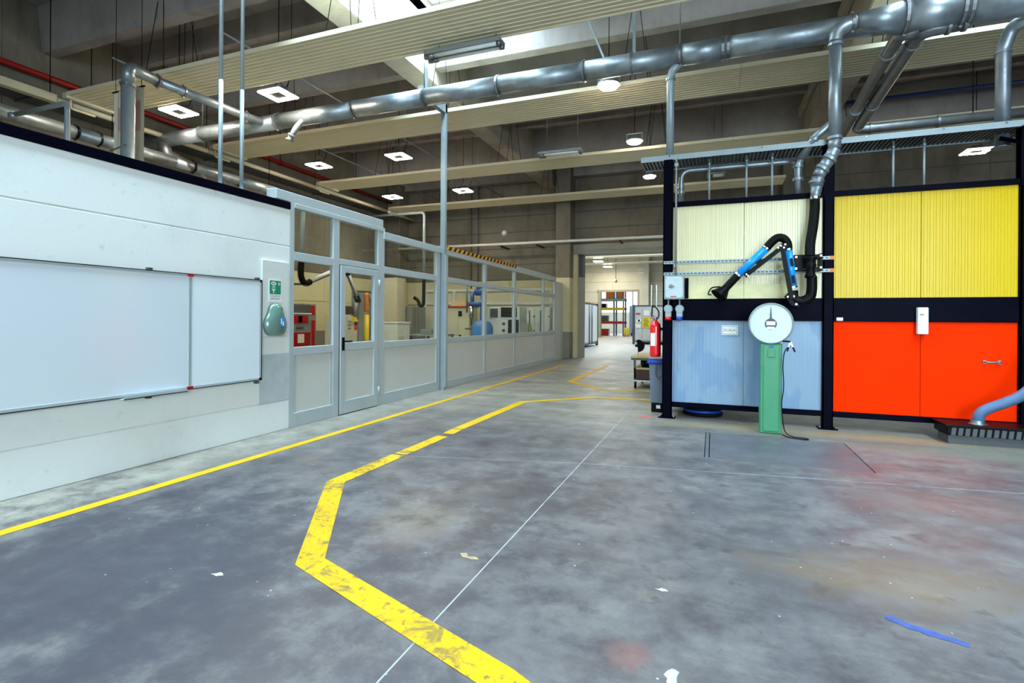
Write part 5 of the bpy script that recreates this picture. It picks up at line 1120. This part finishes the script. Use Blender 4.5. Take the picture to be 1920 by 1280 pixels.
for x in (-10.5, -8.1, -7.3):
    for y in (46.2, 47.4): MB().box(x - .06, y - .06, 0, x + .06, y + .06, 4.6).build('upright', 'hose_blue', t)
for z, mt, l in ((1.05, 'dark_red', 'red beam'), (2.25, 'yellow', 'yellow beam'), (3.05, 'galv_paint', 'grey beam')):
    for y in (46.12, 47.45): MB().box(-10.5, y - .03, z, -7.2, y + .03, z + .2).build('beam', mt, t, l)
    MB().box(-10.5, 46.15, z + .2, -7.2, 47.45, z + .23).build('shelf_deck', 'grey', t)
for (x, z, w, h, mt), l in (((-9.0, 1.28, .6, .5, 'dark_grey'), 'dark crate on the red rack shelf'), ((-9.7, 1.28, .5, .9, 'white'), 'white drum box on red rack shelf'), ((-9.0, 0, .7, .6, 'dark_red'), 'dark red crate on floor under rack'),
                        ((-9.8, 0, .7, .9, 'offwhite'), 'white box on floor under rack'), ((-8.5, 3.28, .75, .75, 'orange'), 'left orange carton on rack top'), ((-7.6, 3.28, .6, .75, 'orange'), 'right orange carton on rack top'), ((-9.3, 2.48, .9, .35, 'black'), 'black bundle on the yellow rack shelf')):
    t = thing('rack_box', (x, 46.7, z), l, 'box', 'boxes on the far rack')
    MB().box(x - w / 2, 46.35, z, x + w / 2, 47.1, z + h).build('carton', mt, t, bevel=.03); MB().box(x - w / 2 - .01, 46.34, z + h * .8, x + w / 2 + .01, 47.11, z + h).build('lid', mt, t)
t = thing('blue_container', (-6, 50, 0), 'pale blue steel wall of a container behind the rack', 'container')
M['pale_blue'] = plain('pale_blue_paint', rgb(150, 172, 200), .5)
MB().box(-7.2, 49.0, 0, -4.0, 52, 2.7).build('body', 'pale_blue', t)
for i in range(10): MB().box(-7.15 + i * .32, 48.96, .1, -7.0 + i * .32, 49.0, 2.6).build('rib', 'pale_blue', t)
for x, l in ((-7.0, 'left yellow bollard far in the store'), (-6.72, 'right yellow bollard far in the store')):
    t = thing('bollard', (x, 45.2, 0), l, 'bollard', 'yellow bollards')
    MB().lathe((x, 45.2, 0), (0, 0, 1), [(.12, 0), (.12, .62), (.08, .70), (.02, .72)], 16).build('post', 'yellow', t); MB().lathe((x, 45.2, 0), (0, 0, 1), [(.16, 0), (.16, .02)], 16).build('base', 'dark_grey', t)
t = thing('hand_truck', (-6.3, 45.6, 0), 'dark sack truck beside the yellow bollards', 'hand truck')
MB().bar((-6.45, 45.6, .12), (-6.40, 45.8, 1.1), .05, .05).bar((-6.15, 45.6, .12), (-6.20, 45.8, 1.1), .05, .05).bar((-6.45, 45.8, 1.08), (-6.15, 45.8, 1.08), .05, .05).bar((-6.45, 45.66, .45), (-6.15, 45.66, .45), .05, .05).build('frame', 'blue_plastic', t)
MB().box(-6.5, 45.35, .02, -6.1, 45.6, .05).build('toe_plate', 'dark_grey', t)
for x in (-6.52, -6.08): MB().lathe((x, 45.68, .14), (1, 0, 0), [(.14, -.03), (.14, .03)], 16).build('wheel', 'rubber', t)

# ---- small fittings on the back wall
t = thing('bulkhead_light', (-7.6, 18.98, 4.73), 'small round white fitting high on the back wall', 'wall light')
MB().lathe((-7.6, 19.0, 4.735), (0, -1, 0), [(.10, 0), (.10, .04), (.07, .09), (.02, .11)], 18).build('dome', 'white', t); MB().lathe((-7.6, 19.0, 4.735), (0, -1, 0), [(.12, 0), (.12, .02)], 18).build('base', 'grey', t)
for x, l in ((-9.0, 'dark cable riser on back wall, left one of two'), (-8.7, 'dark cable riser on back wall, right one of two')):
    t = thing('cable_riser', (x, 18.95, 2.9), l, 'cable', 'cable risers on the back wall')
    MB().tube([(x, 18.96, 2.6), (x, 18.96, 7.4)], .025, 8).build('cable', 'dark_grey', t)
    for z in (3.3, 4.6, 5.9): MB().cbox((x, 18.97, z), (.08, .06, .03)).build('clip', 'grey', t)
